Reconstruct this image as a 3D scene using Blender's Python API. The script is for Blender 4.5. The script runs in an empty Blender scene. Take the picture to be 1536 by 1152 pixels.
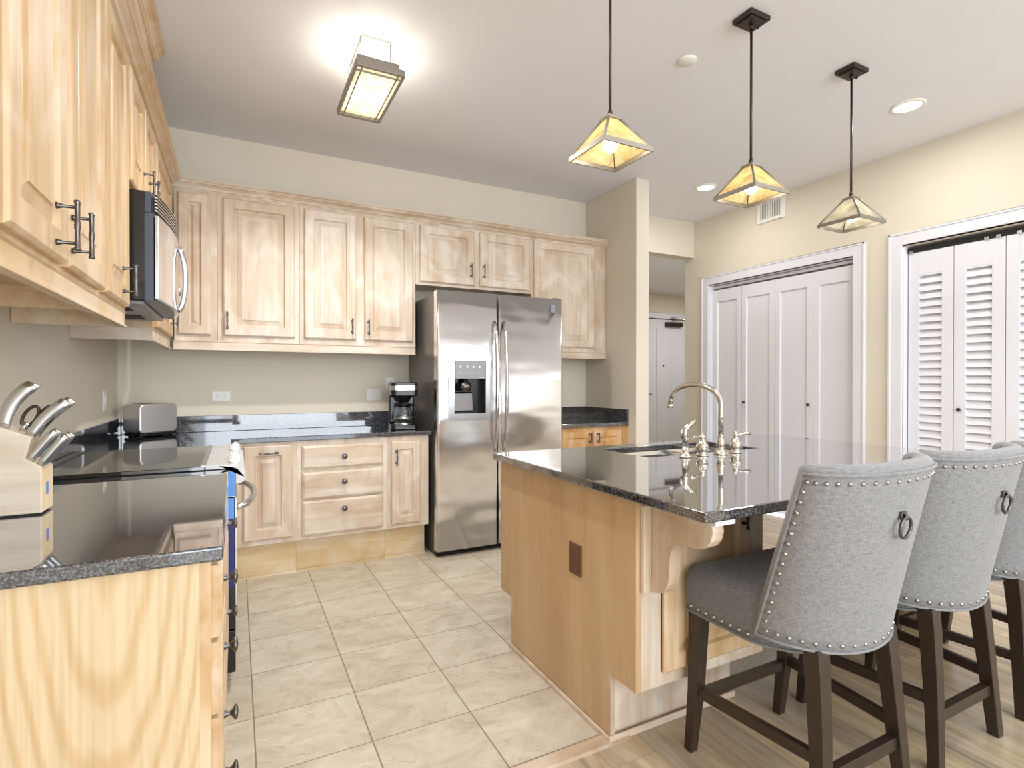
import bpy, bmesh, math, random
from mathutils import Vector, Matrix
random.seed(7)
C = bpy.context.scene.collection
SC = bpy.context.scene
PI = math.pi

# ---------------------------------------------------------------- camera, sky, big lights, exposure
cam_d = bpy.data.cameras.new('camera'); cam = bpy.data.objects.new('camera', cam_d); C.objects.link(cam)
cam_d.sensor_width = 36.0; cam_d.lens = 805.7 / 1536 * 36.0; cam_d.clip_start = 0.02
cam.location = (0, 0, 1.184)
cam.rotation_euler = (math.radians(90 - 0.314), 0, math.radians(-27.185))
SC.camera = cam
SC.view_settings.view_transform = 'Standard'
SC.view_settings.look = 'None'
SC.view_settings.gamma = 1.0
SC.view_settings.use_curve_mapping = False
SC.view_settings.exposure = 0.22

w = bpy.data.worlds.new('world'); SC.world = w; w.use_nodes = True
wn = w.node_tree.nodes; wl = w.node_tree.links
bg = wn['Background']; bg.inputs[0].default_value = (0.84, 0.92, 1.0, 1); bg.inputs[1].default_value = 2.3

def area(name, loc, rot, sx, sy, power, col=(1, 1, 1)):
    d = bpy.data.lights.new(name, 'AREA'); d.shape = 'RECTANGLE'; d.size = sx; d.size_y = sy
    d.energy = power; d.color = col
    o = bpy.data.objects.new(name, d); C.objects.link(o); o.location = loc; o.rotation_euler = rot
    return o
# added area light for daylight from an assumed, unbuilt window behind the camera
area('assumed_window_light', (1.6, -3.1, 1.5), (math.radians(90), 0, 0), 4.2, 2.3, 105, (0.88, 0.94, 1.0))

# unseen fill lamps added below the ceiling to brighten the near room
for _x, _y, _p in ((0.6, 1.25, 9), (0.3, -0.4, 5), (2.4, 0.4, 6), (2.3, -1.4, 8), (3.5, 0.2, 8)):
    area('recessed_and_fill_lamp', (_x, _y, 2.79), (0, 0, 0), 0.3, 0.3, _p * 0.95, (0.90, 0.95, 1.0))

def point(name, loc, power, r=0.04, col=(1, 0.9, 0.75)):
    d = bpy.data.lights.new(name, 'POINT'); d.energy = power; d.shadow_soft_size = r; d.color = col
    o = bpy.data.objects.new(name, d); C.objects.link(o); o.location = loc
    return o

def spot(name, loc, power, col=(1, 1, 1), angle=150):
    d = bpy.data.lights.new(name, 'SPOT'); d.energy = power; d.shadow_soft_size = 0.03; d.color = col
    d.spot_size = math.radians(angle); d.spot_blend = 0.6
    o = bpy.data.objects.new(name, d); C.objects.link(o); o.location = loc
    return o

# ---------------------------------------------------------------- materials
def newmat(name):
    m = bpy.data.materials.new(name); m.use_nodes = True
    return m, m.node_tree.nodes, m.node_tree.links, m.node_tree.nodes['Principled BSDF']
def rgb(r, g, b):
    f = lambda c: (c / 255 / 12.92) if c / 255 <= 0.04045 else ((c / 255 + 0.055) / 1.055) ** 2.4
    return (f(r), f(g), f(b), 1)
def plain(name, col, rough=0.5, metal=0.0, bump=0.0, bscale=200, spec=0.5, ior=None, var=0.04, vscale=3.0):
    m, n, l, p = newmat(name)
    p.inputs['Roughness'].default_value = rough; p.inputs['Metallic'].default_value = metal
    p.inputs['Specular IOR Level'].default_value = spec
    if ior: p.inputs['IOR'].default_value = ior
    tc = n.new('ShaderNodeTexCoord'); no = n.new('ShaderNodeTexNoise'); no.inputs['Scale'].default_value = vscale
    l.new(tc.outputs['Object'], no.inputs['Vector'])
    rp = n.new('ShaderNodeValToRGB')
    rp.color_ramp.elements[0].position = 0.3; rp.color_ramp.elements[1].position = 0.7
    rp.color_ramp.elements[0].color = [c * (1 - var) for c in col[:3]] + [1]
    rp.color_ramp.elements[1].color = [min(1, c * (1 + var)) for c in col[:3]] + [1]
    l.new(no.outputs['Fac'], rp.inputs['Fac']); l.new(rp.outputs['Color'], p.inputs['Base Color'])
    if bump:
        n2 = n.new('ShaderNodeTexNoise'); n2.inputs['Scale'].default_value = bscale; n2.inputs['Detail'].default_value = 3
        l.new(tc.outputs['Object'], n2.inputs['Vector'])
        b = n.new('ShaderNodeBump'); b.inputs['Strength'].default_value = bump; b.inputs['Distance'].default_value = 0.002
        l.new(n2.outputs['Fac'], b.inputs['Height']); l.new(b.outputs['Normal'], p.inputs['Normal'])
    return m
def wood(name, cols, axis='Z', fine=0.5, rough=0.38, blotch=(1, 1, 1), bl=0.25, scale=1.0):
    """streaked maple: cols = dark, mid, light; grain runs along axis"""
    m, n, l, p = newmat(name)
    p.inputs['Roughness'].default_value = rough
    tc = n.new('ShaderNodeTexCoord'); oi = n.new('ShaderNodeObjectInfo')
    ad = n.new('ShaderNodeVectorMath'); ad.operation = 'ADD'
    cx = n.new('ShaderNodeMath'); cx.operation = 'MULTIPLY'; cx.inputs[1].default_value = 17.3
    l.new(oi.outputs['Random'], cx.inputs[0])
    l.new(tc.outputs['Object'], ad.inputs[0]); l.new(cx.outputs[0], ad.inputs[1])
    def streak(s_across, s_along, detail, dist):
        mp = n.new('ShaderNodeMapping'); s = [s_across * scale] * 3; s['XYZ'.index(axis)] = s_along * scale
        mp.inputs['Scale'].default_value = s
        l.new(ad.outputs[0], mp.inputs['Vector'])
        no = n.new('ShaderNodeTexNoise'); no.inputs['Scale'].default_value = 1; no.inputs['Detail'].default_value = detail
        no.inputs['Distortion'].default_value = dist
        l.new(mp.outputs[0], no.inputs['Vector']); return no
    a = streak(9, 1.3, 4, 0.8); b = streak(90, 3, 3, 0.3); c = streak(4, 3, 3, 1.5)
    r1 = n.new('ShaderNodeValToRGB'); e = r1.color_ramp.elements
    e[0].position = 0.32; e[0].color = cols[0]; e[1].position = 0.66; e[1].color = cols[2]
    x = e.new(0.5); x.color = cols[1]
    l.new(a.outputs['Fac'], r1.inputs['Fac'])
    r2 = n.new('ShaderNodeValToRGB'); r2.color_ramp.elements[0].position = 0.3; r2.color_ramp.elements[1].position = 0.65
    r2.color_ramp.elements[0].color = (1 - 0.28 * fine, 1 - 0.34 * fine, 1 - 0.42 * fine, 1); r2.color_ramp.elements[1].color = (1, 1, 1, 1)
    l.new(b.outputs['Fac'], r2.inputs['Fac'])
    mx = n.new('ShaderNodeMixRGB'); mx.blend_type = 'MULTIPLY'; mx.inputs['Fac'].default_value = 1
    l.new(r1.outputs['Color'], mx.inputs[1]); l.new(r2.outputs['Color'], mx.inputs[2])
    r3 = n.new('ShaderNodeValToRGB'); r3.color_ramp.elements[0].position = 0.48; r3.color_ramp.elements[1].position = 0.72
    r3.color_ramp.elements[0].color = (0, 0, 0, 1); r3.color_ramp.elements[1].color = (bl, bl, bl, 1)
    l.new(c.outputs['Fac'], r3.inputs['Fac'])
    m2 = n.new('ShaderNodeMixRGB'); m2.inputs[2].default_value = (*blotch, 1)
    l.new(r3.outputs['Color'], m2.inputs['Fac']); l.new(mx.outputs['Color'], m2.inputs[1])
    l.new(m2.outputs['Color'], p.inputs['Base Color'])
    return m
def cathedral(name, c0, c1):
    m, n, l, p = newmat(name); p.inputs['Roughness'].default_value = 0.42
    tc = n.new('ShaderNodeTexCoord'); mp = n.new('ShaderNodeMapping')
    mp.inputs['Scale'].default_value = (1.0, 1.0, 0.2); mp.inputs['Location'].default_value = (-0.13, 0, -0.2)
    l.new(tc.outputs['Object'], mp.inputs['Vector'])
    wv = n.new('ShaderNodeTexWave'); wv.wave_type = 'RINGS'; wv.rings_direction = 'SPHERICAL'
    wv.inputs['Scale'].default_value = 20; wv.inputs['Distortion'].default_value = 2.2; wv.inputs['Detail'].default_value = 2
    wv.inputs['Detail Scale'].default_value = 1.0
    l.new(mp.outputs[0], wv.inputs['Vector'])
    r = n.new('ShaderNodeValToRGB'); e = r.color_ramp.elements; e[0].position = 0.0; e[0].color = c0; e[1].position = 0.55; e[1].color = c1
    l.new(wv.outputs['Color'], r.inputs['Fac'])
    mp2 = n.new('ShaderNodeMapping'); mp2.inputs['Scale'].default_value = (120, 120, 3)
    l.new(tc.outputs['Object'], mp2.inputs['Vector'])
    no = n.new('ShaderNodeTexNoise'); no.inputs['Scale'].default_value = 1; l.new(mp2.outputs[0], no.inputs['Vector'])
    r2 = n.new('ShaderNodeValToRGB'); r2.color_ramp.elements[0].color = (0.86, 0.84, 0.8, 1); r2.color_ramp.elements[1].color = (1, 1, 1, 1)
    r2.color_ramp.elements[0].position = 0.3; r2.color_ramp.elements[1].position = 0.6
    l.new(no.outputs['Fac'], r2.inputs['Fac'])
    mx = n.new('ShaderNodeMixRGB'); mx.blend_type = 'MULTIPLY'; mx.inputs['Fac'].default_value = 1
    l.new(r.outputs['Color'], mx.inputs[1]); l.new(r2.outputs['Color'], mx.inputs[2])
    l.new(mx.outputs['Color'], p.inputs['Base Color'])
    return m
def granite(name, dark, mid, light, ior=1.9, rough=0.06):
    m, n, l, p = newmat(name)
    p.inputs['Roughness'].default_value = rough; p.inputs['IOR'].default_value = ior
    tc = n.new('ShaderNodeTexCoord')
    p.inputs['Coat Weight'].default_value = 1.0; p.inputs['Coat IOR'].default_value = 1.6; p.inputs['Coat Roughness'].default_value = 0.03
    a = n.new('ShaderNodeTexNoise'); a.inputs['Scale'].default_value = 210; a.inputs['Detail'].default_value = 4; a.inputs['Distortion'].default_value = 0.6
    v = n.new('ShaderNodeTexVoronoi'); v.inputs['Scale'].default_value = 240
    l.new(tc.outputs['Object'], a.inputs['Vector']); l.new(tc.outputs['Object'], v.inputs['Vector'])
    r = n.new('ShaderNodeValToRGB'); e = r.color_ramp.elements
    e[0].position = 0.42; e[0].color = dark; e[1].position = 0.72; e[1].color = light; x = e.new(0.58); x.color = mid
    mxf = n.new('ShaderNodeMath'); mxf.operation = 'MULTIPLY_ADD'; mxf.inputs[1].default_value = 0.22; 
    l.new(v.outputs['Distance'], mxf.inputs[0]); l.new(a.outputs['Fac'], mxf.inputs[2])
    l.new(mxf.outputs[0], r.inputs['Fac']); l.new(r.outputs['Color'], p.inputs['Base Color'])
    lw = n.new('ShaderNodeLayerWeight'); lw.inputs['Blend'].default_value = 0.5
    gl = n.new('ShaderNodeBsdfGlossy'); gl.inputs['Roughness'].default_value = 0.03; gl.inputs['Color'].default_value = (0.9, 0.9, 0.92, 1)
    ms = n.new('ShaderNodeMixShader')
    l.new(mathn(n, l, 'MULTIPLY', mathn(n, l, 'POWER', lw.outputs['Facing'], 4.0), 0.85), ms.inputs[0])
    l.new(p.outputs[0], ms.inputs[1]); l.new(gl.outputs[0], ms.inputs[2]); l.new(ms.outputs[0], n['Material Output'].inputs['Surface'])
    return m
def steel(name, col, rough=0.25, wavy=0.0, brush=0.15, axis=0):
    m, n, l, p = newmat(name)
    p.inputs['Base Color'].default_value = col; p.inputs['Metallic'].default_value = 1; p.inputs['Roughness'].default_value = rough
    tc = n.new('ShaderNodeTexCoord'); last = None
    if brush:
        mp = n.new('ShaderNodeMapping'); s = [500, 500, 500]; s[axis] = 6; mp.inputs['Scale'].default_value = s
        no = n.new('ShaderNodeTexNoise'); no.inputs['Scale'].default_value = 1
        l.new(tc.outputs['Object'], mp.inputs['Vector']); l.new(mp.outputs[0], no.inputs['Vector'])
        b = n.new('ShaderNodeBump'); b.inputs['Strength'].default_value = brush; b.inputs['Distance'].default_value = 0.0005
        l.new(no.outputs['Fac'], b.inputs['Height']); last = b
    if wavy:
        mp = n.new('ShaderNodeMapping'); mp.inputs['Scale'].default_value = (1.2, 1.2, 3.0)
        no = n.new('ShaderNodeTexNoise'); no.inputs['Scale'].default_value = 1.6; no.inputs['Detail'].default_value = 1
        l.new(tc.outputs['Object'], mp.inputs['Vector']); l.new(mp.outputs[0], no.inputs['Vector'])
        b = n.new('ShaderNodeBump'); b.inputs['Strength'].default_value = wavy; b.inputs['Distance'].default_value = 0.05
        l.new(no.outputs['Fac'], b.inputs['Height'])
        if last: l.new(last.outputs['Normal'], b.inputs['Normal'])
        last = b
    if last: l.new(last.outputs['Normal'], p.inputs['Normal'])
    return m
def fabric(name, c0, c1):
    m, n, l, p = newmat(name); p.inputs['Roughness'].default_value = 0.95; p.inputs['Specular IOR Level'].default_value = 0.1
    p.inputs['Sheen Weight'].default_value = 0.25
    tc = n.new('ShaderNodeTexCoord')
    outs = []
    for sc in ((420, 420, 60), (60, 60, 420)):
        mp = n.new('ShaderNodeMapping'); mp.inputs['Scale'].default_value = sc
        no = n.new('ShaderNodeTexNoise'); no.inputs['Scale'].default_value = 1; no.inputs['Detail'].default_value = 2
        l.new(tc.outputs['Object'], mp.inputs['Vector']); l.new(mp.outputs[0], no.inputs['Vector']); outs.append(no)
    mx = n.new('ShaderNodeMath'); mx.operation = 'ADD'
    l.new(outs[0].outputs['Fac'], mx.inputs[0]); l.new(outs[1].outputs['Fac'], mx.inputs[1])
    r = n.new('ShaderNodeValToRGB'); r.color_ramp.elements[0].position = 0.32; r.color_ramp.elements[1].position = 0.68
    hf = n.new('ShaderNodeMath'); hf.operation = 'MULTIPLY'; hf.inputs[1].default_value = 0.5
    l.new(mx.outputs[0], hf.inputs[0]); l.new(hf.outputs[0], r.inputs['Fac'])
    r.color_ramp.elements[0].color = c0; r.color_ramp.elements[1].color = c1
    l.new(r.outputs['Color'], p.inputs['Base Color'])
    b = n.new('ShaderNodeBump'); b.inputs['Strength'].default_value = 0.35; b.inputs['Distance'].default_value = 0.001
    l.new(mx.outputs[0], b.inputs['Height']); l.new(b.outputs['Normal'], p.inputs['Normal'])
    return m
def glow(name, col, strength, base=None, rough=0.3, trans=0.0):
    m, n, l, p = newmat(name)
    p.inputs['Base Color'].default_value = base or col; p.inputs['Roughness'].default_value = rough
    p.inputs['Emission Color'].default_value = col; p.inputs['Emission Strength'].default_value = strength
    return m
def art_glass(name, c0, c1, em, trl=0.6):
    """mottled lamp glass: diffuse, translucent and glowing with its bulb"""
    m, n, l, p = newmat(name)
    tc = n.new('ShaderNodeTexCoord'); no = n.new('ShaderNodeTexNoise'); no.inputs['Scale'].default_value = 16; no.inputs['Detail'].default_value = 4
    no.inputs['Distortion'].default_value = 1.5
    l.new(tc.outputs['Object'], no.inputs['Vector'])
    r = n.new('ShaderNodeValToRGB'); r.color_ramp.elements[0].position = 0.35; r.color_ramp.elements[1].position = 0.65
    r.color_ramp.elements[0].color = c0; r.color_ramp.elements[1].color = c1
    l.new(no.outputs['Fac'], r.inputs['Fac']); l.new(r.outputs['Color'], p.inputs['Base Color']); l.new(r.outputs['Color'], p.inputs['Emission Color'])
    p.inputs['Emission Strength'].default_value = em; p.inputs['Roughness'].default_value = 0.25
    t = n.new('ShaderNodeBsdfTranslucent'); l.new(r.outputs['Color'], t.inputs['Color'])
    mx = n.new('ShaderNodeMixShader'); mx.inputs[0].default_value = trl
    l.new(p.outputs[0], mx.inputs[1]); l.new(t.outputs[0], mx.inputs[2])
    l.new(mx.outputs[0], n['Material Output'].inputs['Surface'])
    return m
def mathn(n, l, op, a, b=None, c=None):
    x = n.new('ShaderNodeMath'); x.operation = op
    for i, v in enumerate((a, b, c)):
        if v is None: continue
        if isinstance(v, (int, float)): x.inputs[i].default_value = v
        else: l.new(v, x.inputs[i])
    return x.outputs[0]
def tile_mat():
    m, n, l, p = newmat('travertine_tile')
    tc = n.new('ShaderNodeTexCoord'); sp = n.new('ShaderNodeSeparateXYZ'); l.new(tc.outputs['Object'], sp.inputs[0])
    fx = mathn(n, l, 'DIVIDE', mathn(n, l, 'SUBTRACT', sp.outputs['X'], 0.052), 0.345)
    fy = mathn(n, l, 'DIVIDE', mathn(n, l, 'SUBTRACT', sp.outputs['Y'], 2.086), 0.313)
    def edge(f, size, wdt):
        fr = mathn(n, l, 'FRACT', f)
        d = mathn(n, l, 'MINIMUM', fr, mathn(n, l, 'SUBTRACT', 1.0, fr))
        return mathn(n, l, 'LESS_THAN', mathn(n, l, 'MULTIPLY', d, size), wdt)
    g = mathn(n, l, 'MAXIMUM', edge(fx, 0.345, 0.0024), edge(fy, 0.313, 0.0020))
    cb = n.new('ShaderNodeCombineXYZ'); l.new(mathn(n, l, 'FLOOR', fx), cb.inputs[0]); l.new(mathn(n, l, 'FLOOR', fy), cb.inputs[1])
    wnz = n.new('ShaderNodeTexWhiteNoise'); l.new(cb.outputs[0], wnz.inputs['Vector'])
    sc = n.new('ShaderNodeVectorMath'); sc.operation = 'SCALE'; sc.inputs['Scale'].default_value = 40
    l.new(wnz.outputs['Color'], sc.inputs[0])
    ad = n.new('ShaderNodeVectorMath'); ad.operation = 'ADD'; l.new(tc.outputs['Object'], ad.inputs[0]); l.new(sc.outputs[0], ad.inputs[1])
    mp = n.new('ShaderNodeMapping'); mp.inputs['Scale'].default_value = (5, 8, 1); mp.inputs['Rotation'].default_value = (0, 0, 0.25)
    l.new(ad.outputs[0], mp.inputs['Vector'])
    no = n.new('ShaderNodeTexNoise'); no.inputs['Scale'].default_value = 1; no.inputs['Detail'].default_value = 8; no.inputs['Roughness'].default_value = 0.7
    no.inputs['Distortion'].default_value = 0.6
    l.new(mp.outputs[0], no.inputs['Vector'])
    r = n.new('ShaderNodeValToRGB'); e = r.color_ramp.elements
    e[0].position = 0.28; e[0].color = rgb(172, 160, 139); e[1].position = 0.72; e[1].color = rgb(216, 208, 193)
    x = e.new(0.48); x.color = rgb(198, 187, 168)
    l.new(no.outputs['Fac'], r.inputs['Fac'])
    # veins
    no2 = n.new('ShaderNodeTexNoise'); no2.inputs['Scale'].default_value = 0.8; no2.inputs['Detail'].default_value = 5; no2.inputs['Distortion'].default_value = 1.2
    l.new(mp.outputs[0], no2.inputs['Vector'])
    vd = mathn(n, l, 'ABSOLUTE', mathn(n, l, 'SUBTRACT', no2.outputs['Fac'], 0.5))
    vf = mathn(n, l, 'LESS_THAN', vd, 0.006)
    vm = n.new('ShaderNodeMixRGB'); vm.blend_type = 'MULTIPLY'; l.new(mathn(n, l, 'MULTIPLY', vf, 0.28), vm.inputs['Fac']); vm.inputs[2].default_value = rgb(178, 165, 138)
    l.new(r.outputs['Color'], vm.inputs[1])
    mx = n.new('ShaderNodeMixRGB'); mx.inputs[2].default_value = rgb(138, 124, 98)
    l.new(g, mx.inputs['Fac']); l.new(vm.outputs['Color'], mx.inputs[1]); l.new(mx.outputs['Color'], p.inputs['Base Color'])
    p.inputs['Roughness'].default_value = 0.42
    b = n.new('ShaderNodeBump'); b.inputs['Strength'].default_value = 0.5; b.inputs['Distance'].default_value = 0.002
    l.new(mathn(n, l, 'SUBTRACT', 1.0, g), b.inputs['Height']); l.new(b.outputs['Normal'], p.inputs['Normal'])
    return m
def plank_mat():
    m, n, l, p = newmat('oak_plank')
    tc = n.new('ShaderNodeTexCoord'); sp = n.new('ShaderNodeSeparateXYZ'); l.new(tc.outputs['Object'], sp.inputs[0])
    W, L = 0.17, 1.22
    fx = mathn(n, l, 'DIVIDE', sp.outputs['X'], W); ix = mathn(n, l, 'FLOOR', fx)
    wn0 = n.new('ShaderNodeTexWhiteNoise'); wn0.noise_dimensions = '1D'; l.new(ix, wn0.inputs['W'])
    fy = mathn(n, l, 'ADD', mathn(n, l, 'DIVIDE', sp.outputs['Y'], L), wn0.outputs['Value']); iy = mathn(n, l, 'FLOOR', fy)
    def edge(f, size, wdt):
        fr = mathn(n, l, 'FRACT', f); d = mathn(n, l, 'MINIMUM', fr, mathn(n, l, 'SUBTRACT', 1.0, fr))
        return mathn(n, l, 'LESS_THAN', mathn(n, l, 'MULTIPLY', d, size), wdt)
    g = mathn(n, l, 'MAXIMUM', edge(fx, W, 0.0009), edge(fy, L, 0.0009))
    cb = n.new('ShaderNodeCombineXYZ'); l.new(ix, cb.inputs[0]); l.new(iy, cb.inputs[1])
    wnz = n.new('ShaderNodeTexWhiteNoise'); l.new(cb.outputs[0], wnz.inputs['Vector'])
    sc = n.new('ShaderNodeVectorMath'); sc.operation = 'SCALE'; sc.inputs['Scale'].default_value = 30; l.new(wnz.outputs['Color'], sc.inputs[0])
    ad = n.new('ShaderNodeVectorMath'); ad.operation = 'ADD'; l.new(tc.outputs['Object'], ad.inputs[0]); l.new(sc.outputs[0], ad.inputs[1])
    mp = n.new('ShaderNodeMapping'); mp.inputs['Scale'].default_value = (26, 2.2, 1); l.new(ad.outputs[0], mp.inputs['Vector'])
    no = n.new('ShaderNodeTexNoise'); no.inputs['Scale'].default_value = 1; no.inputs['Detail'].default_value = 7; no.inputs['Distortion'].default_value = 0.9
    l.new(mp.outputs[0], no.inputs['Vector'])
    mp3 = n.new('ShaderNodeMapping'); mp3.inputs['Scale'].default_value = (7, 0.9, 1); l.new(ad.outputs[0], mp3.inputs['Vector'])
    no3 = n.new('ShaderNodeTexNoise'); no3.inputs['Scale'].default_value = 1; no3.inputs['Detail'].default_value = 2; l.new(mp3.outputs[0], no3.inputs['Vector'])
    r = n.new('ShaderNodeValToRGB'); e = r.color_ramp.elements
    e[0].position = 0.30; e[0].color = rgb(128, 108, 84); e[1].position = 0.70; e[1].color = rgb(206, 188, 158); x = e.new(0.5); x.color = rgb(178, 156, 124)
    l.new(no.outputs['Fac'], r.inputs['Fac'])
    r3 = n.new('ShaderNodeValToRGB'); r3.color_ramp.elements[0].position = 0.35; r3.color_ramp.elements[1].position = 0.65
    r3.color_ramp.elements[0].color = rgb(150, 142, 136); r3.color_ramp.elements[1].color = rgb(206, 184, 146)
    l.new(no3.outputs['Fac'], r3.inputs['Fac'])
    mx0 = n.new('ShaderNodeMixRGB'); mx0.inputs['Fac'].default_value = 0.45; l.new(r.outputs['Color'], mx0.inputs[1]); l.new(r3.outputs['Color'], mx0.inputs[2])
    hs = n.new('ShaderNodeHueSaturation'); l.new(mx0.outputs['Color'], hs.inputs['Color'])
    l.new(mathn(n, l, 'ADD', mathn(n, l, 'MULTIPLY', wnz.outputs['Value'], 0.22), 0.92), hs.inputs['Value'])
    mx = n.new('ShaderNodeMixRGB'); mx.inputs[2].default_value = rgb(120, 100, 80); l.new(mathn(n, l, 'MULTIPLY', g, 0.7), mx.inputs['Fac'])
    l.new(hs.outputs['Color'], mx.inputs[1]); l.new(mx.outputs['Color'], p.inputs['Base Color'])
    p.inputs['Roughness'].default_value = 0.2
    return m
def clear_glass(name, tint=(1, 1, 1, 1)):
    m, n, l, p = newmat(name)
    p.inputs['Base Color'].default_value = tint; p.inputs['Roughness'].default_value = 0.02
    p.inputs['Transmission Weight'].default_value = 1.0; p.inputs['IOR'].default_value = 1.45
    return m

M = {}
M['maple'] = wood('pale_maple', [rgb(192, 166, 138), rgb(208, 188, 167), rgb(218, 205, 190)], 'Z', 0.35, blotch=rgb(240, 228, 214)[:3], bl=0.5)
M['maple_h'] = wood('pale_maple_crosswise', [rgb(192, 166, 138), rgb(208, 188, 167), rgb(218, 205, 190)], 'X', 0.35, blotch=rgb(240, 228, 214)[:3], bl=0.5)
M['maple_y'] = wood('honey_maple_lengthwise', [rgb(194, 158, 114), rgb(208, 178, 138), rgb(218, 194, 160)], 'Y', 0.35)
M['maple_warm'] = wood('honey_maple', [rgb(194, 158, 112), rgb(210, 178, 136), rgb(220, 194, 160)], 'Z', 0.35, blotch=rgb(232, 214, 194)[:3], bl=0.5)
M['kick'] = wood('kick_board_maple', [rgb(210, 180, 132), rgb(222, 196, 152), rgb(230, 208, 170)], 'X', 0.3)
M['maple_dark'] = wood('amber_maple', [rgb(182, 132, 76), rgb(202, 156, 98), rgb(216, 174, 120)], 'Z', 0.4)
M['panel'] = wood('tan_maple_panel', [rgb(190, 157, 118), rgb(198, 168, 130), rgb(205, 177, 141)], 'Z', 0.3, scale=0.7, blotch=rgb(208, 172, 128)[:3], bl=0.4)
M['end_panel'] = cathedral('birch_end_panel', rgb(203, 174, 132), rgb(216, 192, 156))
M['shelf_under'] = plain('cabinet_underside', rgb(196, 172, 134), 0.5)
M['wall'] = plain('cream_wall_paint', rgb(218, 209, 192), 0.7, bump=0.08, bscale=300, var=0.01)
M['ceiling'] = plain('ceiling_paint', rgb(233, 232, 235), 0.8, bump=0.1, bscale=250, var=0.01)
M['white'] = plain('white_gloss_paint', rgb(224, 224, 230), 0.35, var=0.01)
M['plate'] = plain('white_plastic', rgb(236, 234, 228), 0.35, var=0.01)
M['dark_slot'] = plain('socket_slots', rgb(60, 58, 55), 0.5)
M['granite'] = granite('black_granite', rgb(12, 12, 13), rgb(30, 29, 28), rgb(104, 104, 106), ior=1.75)
M['granite_l'] = granite('grey_granite', rgb(26, 27, 31), rgb(50, 52, 58), rgb(104, 106, 114), ior=1.75)
M['tile'] = tile_mat()
M['plank'] = plank_mat()
M['strip'] = wood('threshold_wood', [rgb(176, 150, 124), rgb(192, 166, 140), rgb(204, 180, 156)], 'X', 0.3)
M['steel'] = steel('brushed_steel', rgb(247, 247, 250), 0.2, wavy=0.6, brush=0.2, axis=0)
M['steel_s'] = steel('satin_steel', rgb(205, 205, 205), 0.22, brush=0)
M['steel_t'] = steel('toaster_steel', rgb(225, 225, 225), 0.38, brush=0.2)
M['nickel'] = steel('satin_nickel', rgb(206, 200, 190), 0.16, brush=0)
M['chrome'] = steel('chrome', rgb(215, 215, 220), 0.1, brush=0)
M['pewter'] = steel('dark_pewter', rgb(108, 104, 102), 0.32, brush=0)
M['fridge_side'] = plain('fridge_side_grey', rgb(120, 117, 114), 0.3, metal=0.5)
M['black'] = plain('black_plastic', rgb(22, 22, 24), 0.2)
M['black_m'] = plain('matte_black', rgb(18, 18, 18), 0.6)
M['slate'] = plain('dark_blue_grey_enamel', rgb(66, 74, 88), 0.3)
M['cooktop'] = plain('black_ceramic_glass', rgb(14, 14, 16), 0.04, ior=2.1)
M['range_white'] = plain('pale_grey_enamel', rgb(206, 206, 204), 0.2)
M['blue'] = plain('light_blue_reflection', rgb(84, 148, 226), 0.4)  # blue reflection on the range edge, put in as solid colour
M['navy'] = plain('navy_reflection', rgb(28, 34, 110), 0.4)  # darker part of the same painted reflection
M['fabric'] = fabric('grey_woven_linen', rgb(112, 111, 111), rgb(152, 151, 151))
M['seat'] = fabric('shaded_seat_linen', rgb(92, 92, 94), rgb(132, 132, 134))  # stool linen with the shade on the seat put into its colour
M['espresso'] = plain('espresso_wood', rgb(50, 38, 30), 0.34, var=0.12, vscale=20)
M['bronze'] = plain('oil_rubbed_bronze', rgb(70, 58, 52), 0.4, metal=0.7)
M['nail'] = steel('antique_silver', rgb(168, 165, 162), 0.3, brush=0)
M['lamp_frame'] = plain('weathered_bronze', rgb(146, 138, 128), 0.4, metal=0.5)
M['amber'] = art_glass('amber_art_glass', rgb(226, 200, 140), rgb(244, 234, 196), 0.3)
M['amber_pale'] = art_glass('pale_art_glass', rgb(206, 198, 178), rgb(232, 226, 210), 0.2)
M['frost'] = art_glass('frosted_glass', rgb(226, 222, 196), rgb(248, 246, 230), 0.55, 0.5)
M['bulb'] = glow('lit_bulb', (1, 0.96, 0.86, 1), 9)
M['led'] = glow('recessed_led', (1, 0.98, 0.95, 1), 6)
M['block'] = wood('rubberwood', [rgb(204, 184, 156), rgb(220, 205, 184), rgb(230, 219, 203)], 'X', 0.4)
M['block_e'] = wood('rubberwood_end', [rgb(214, 180, 130), rgb(228, 200, 152), rgb(236, 212, 170)], 'Z', 0.3)
M['glass'] = clear_glass('clear_glass', (0.93, 0.96, 0.96, 1))
M['brown'] = plain('brown_plastic', rgb(98, 62, 42), 0.4)
M['gap'] = plain('shadow_box', rgb(40, 38, 36), 0.8)
M['white_mat'] = plain('white_backing', rgb(200, 200, 202), 0.6)
M['sticker'] = plain('blue_sticker', rgb(90, 140, 200), 0.5)
M['grey_panel'] = plain('control_panel_grey', rgb(138, 139, 144), 0.35)

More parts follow.
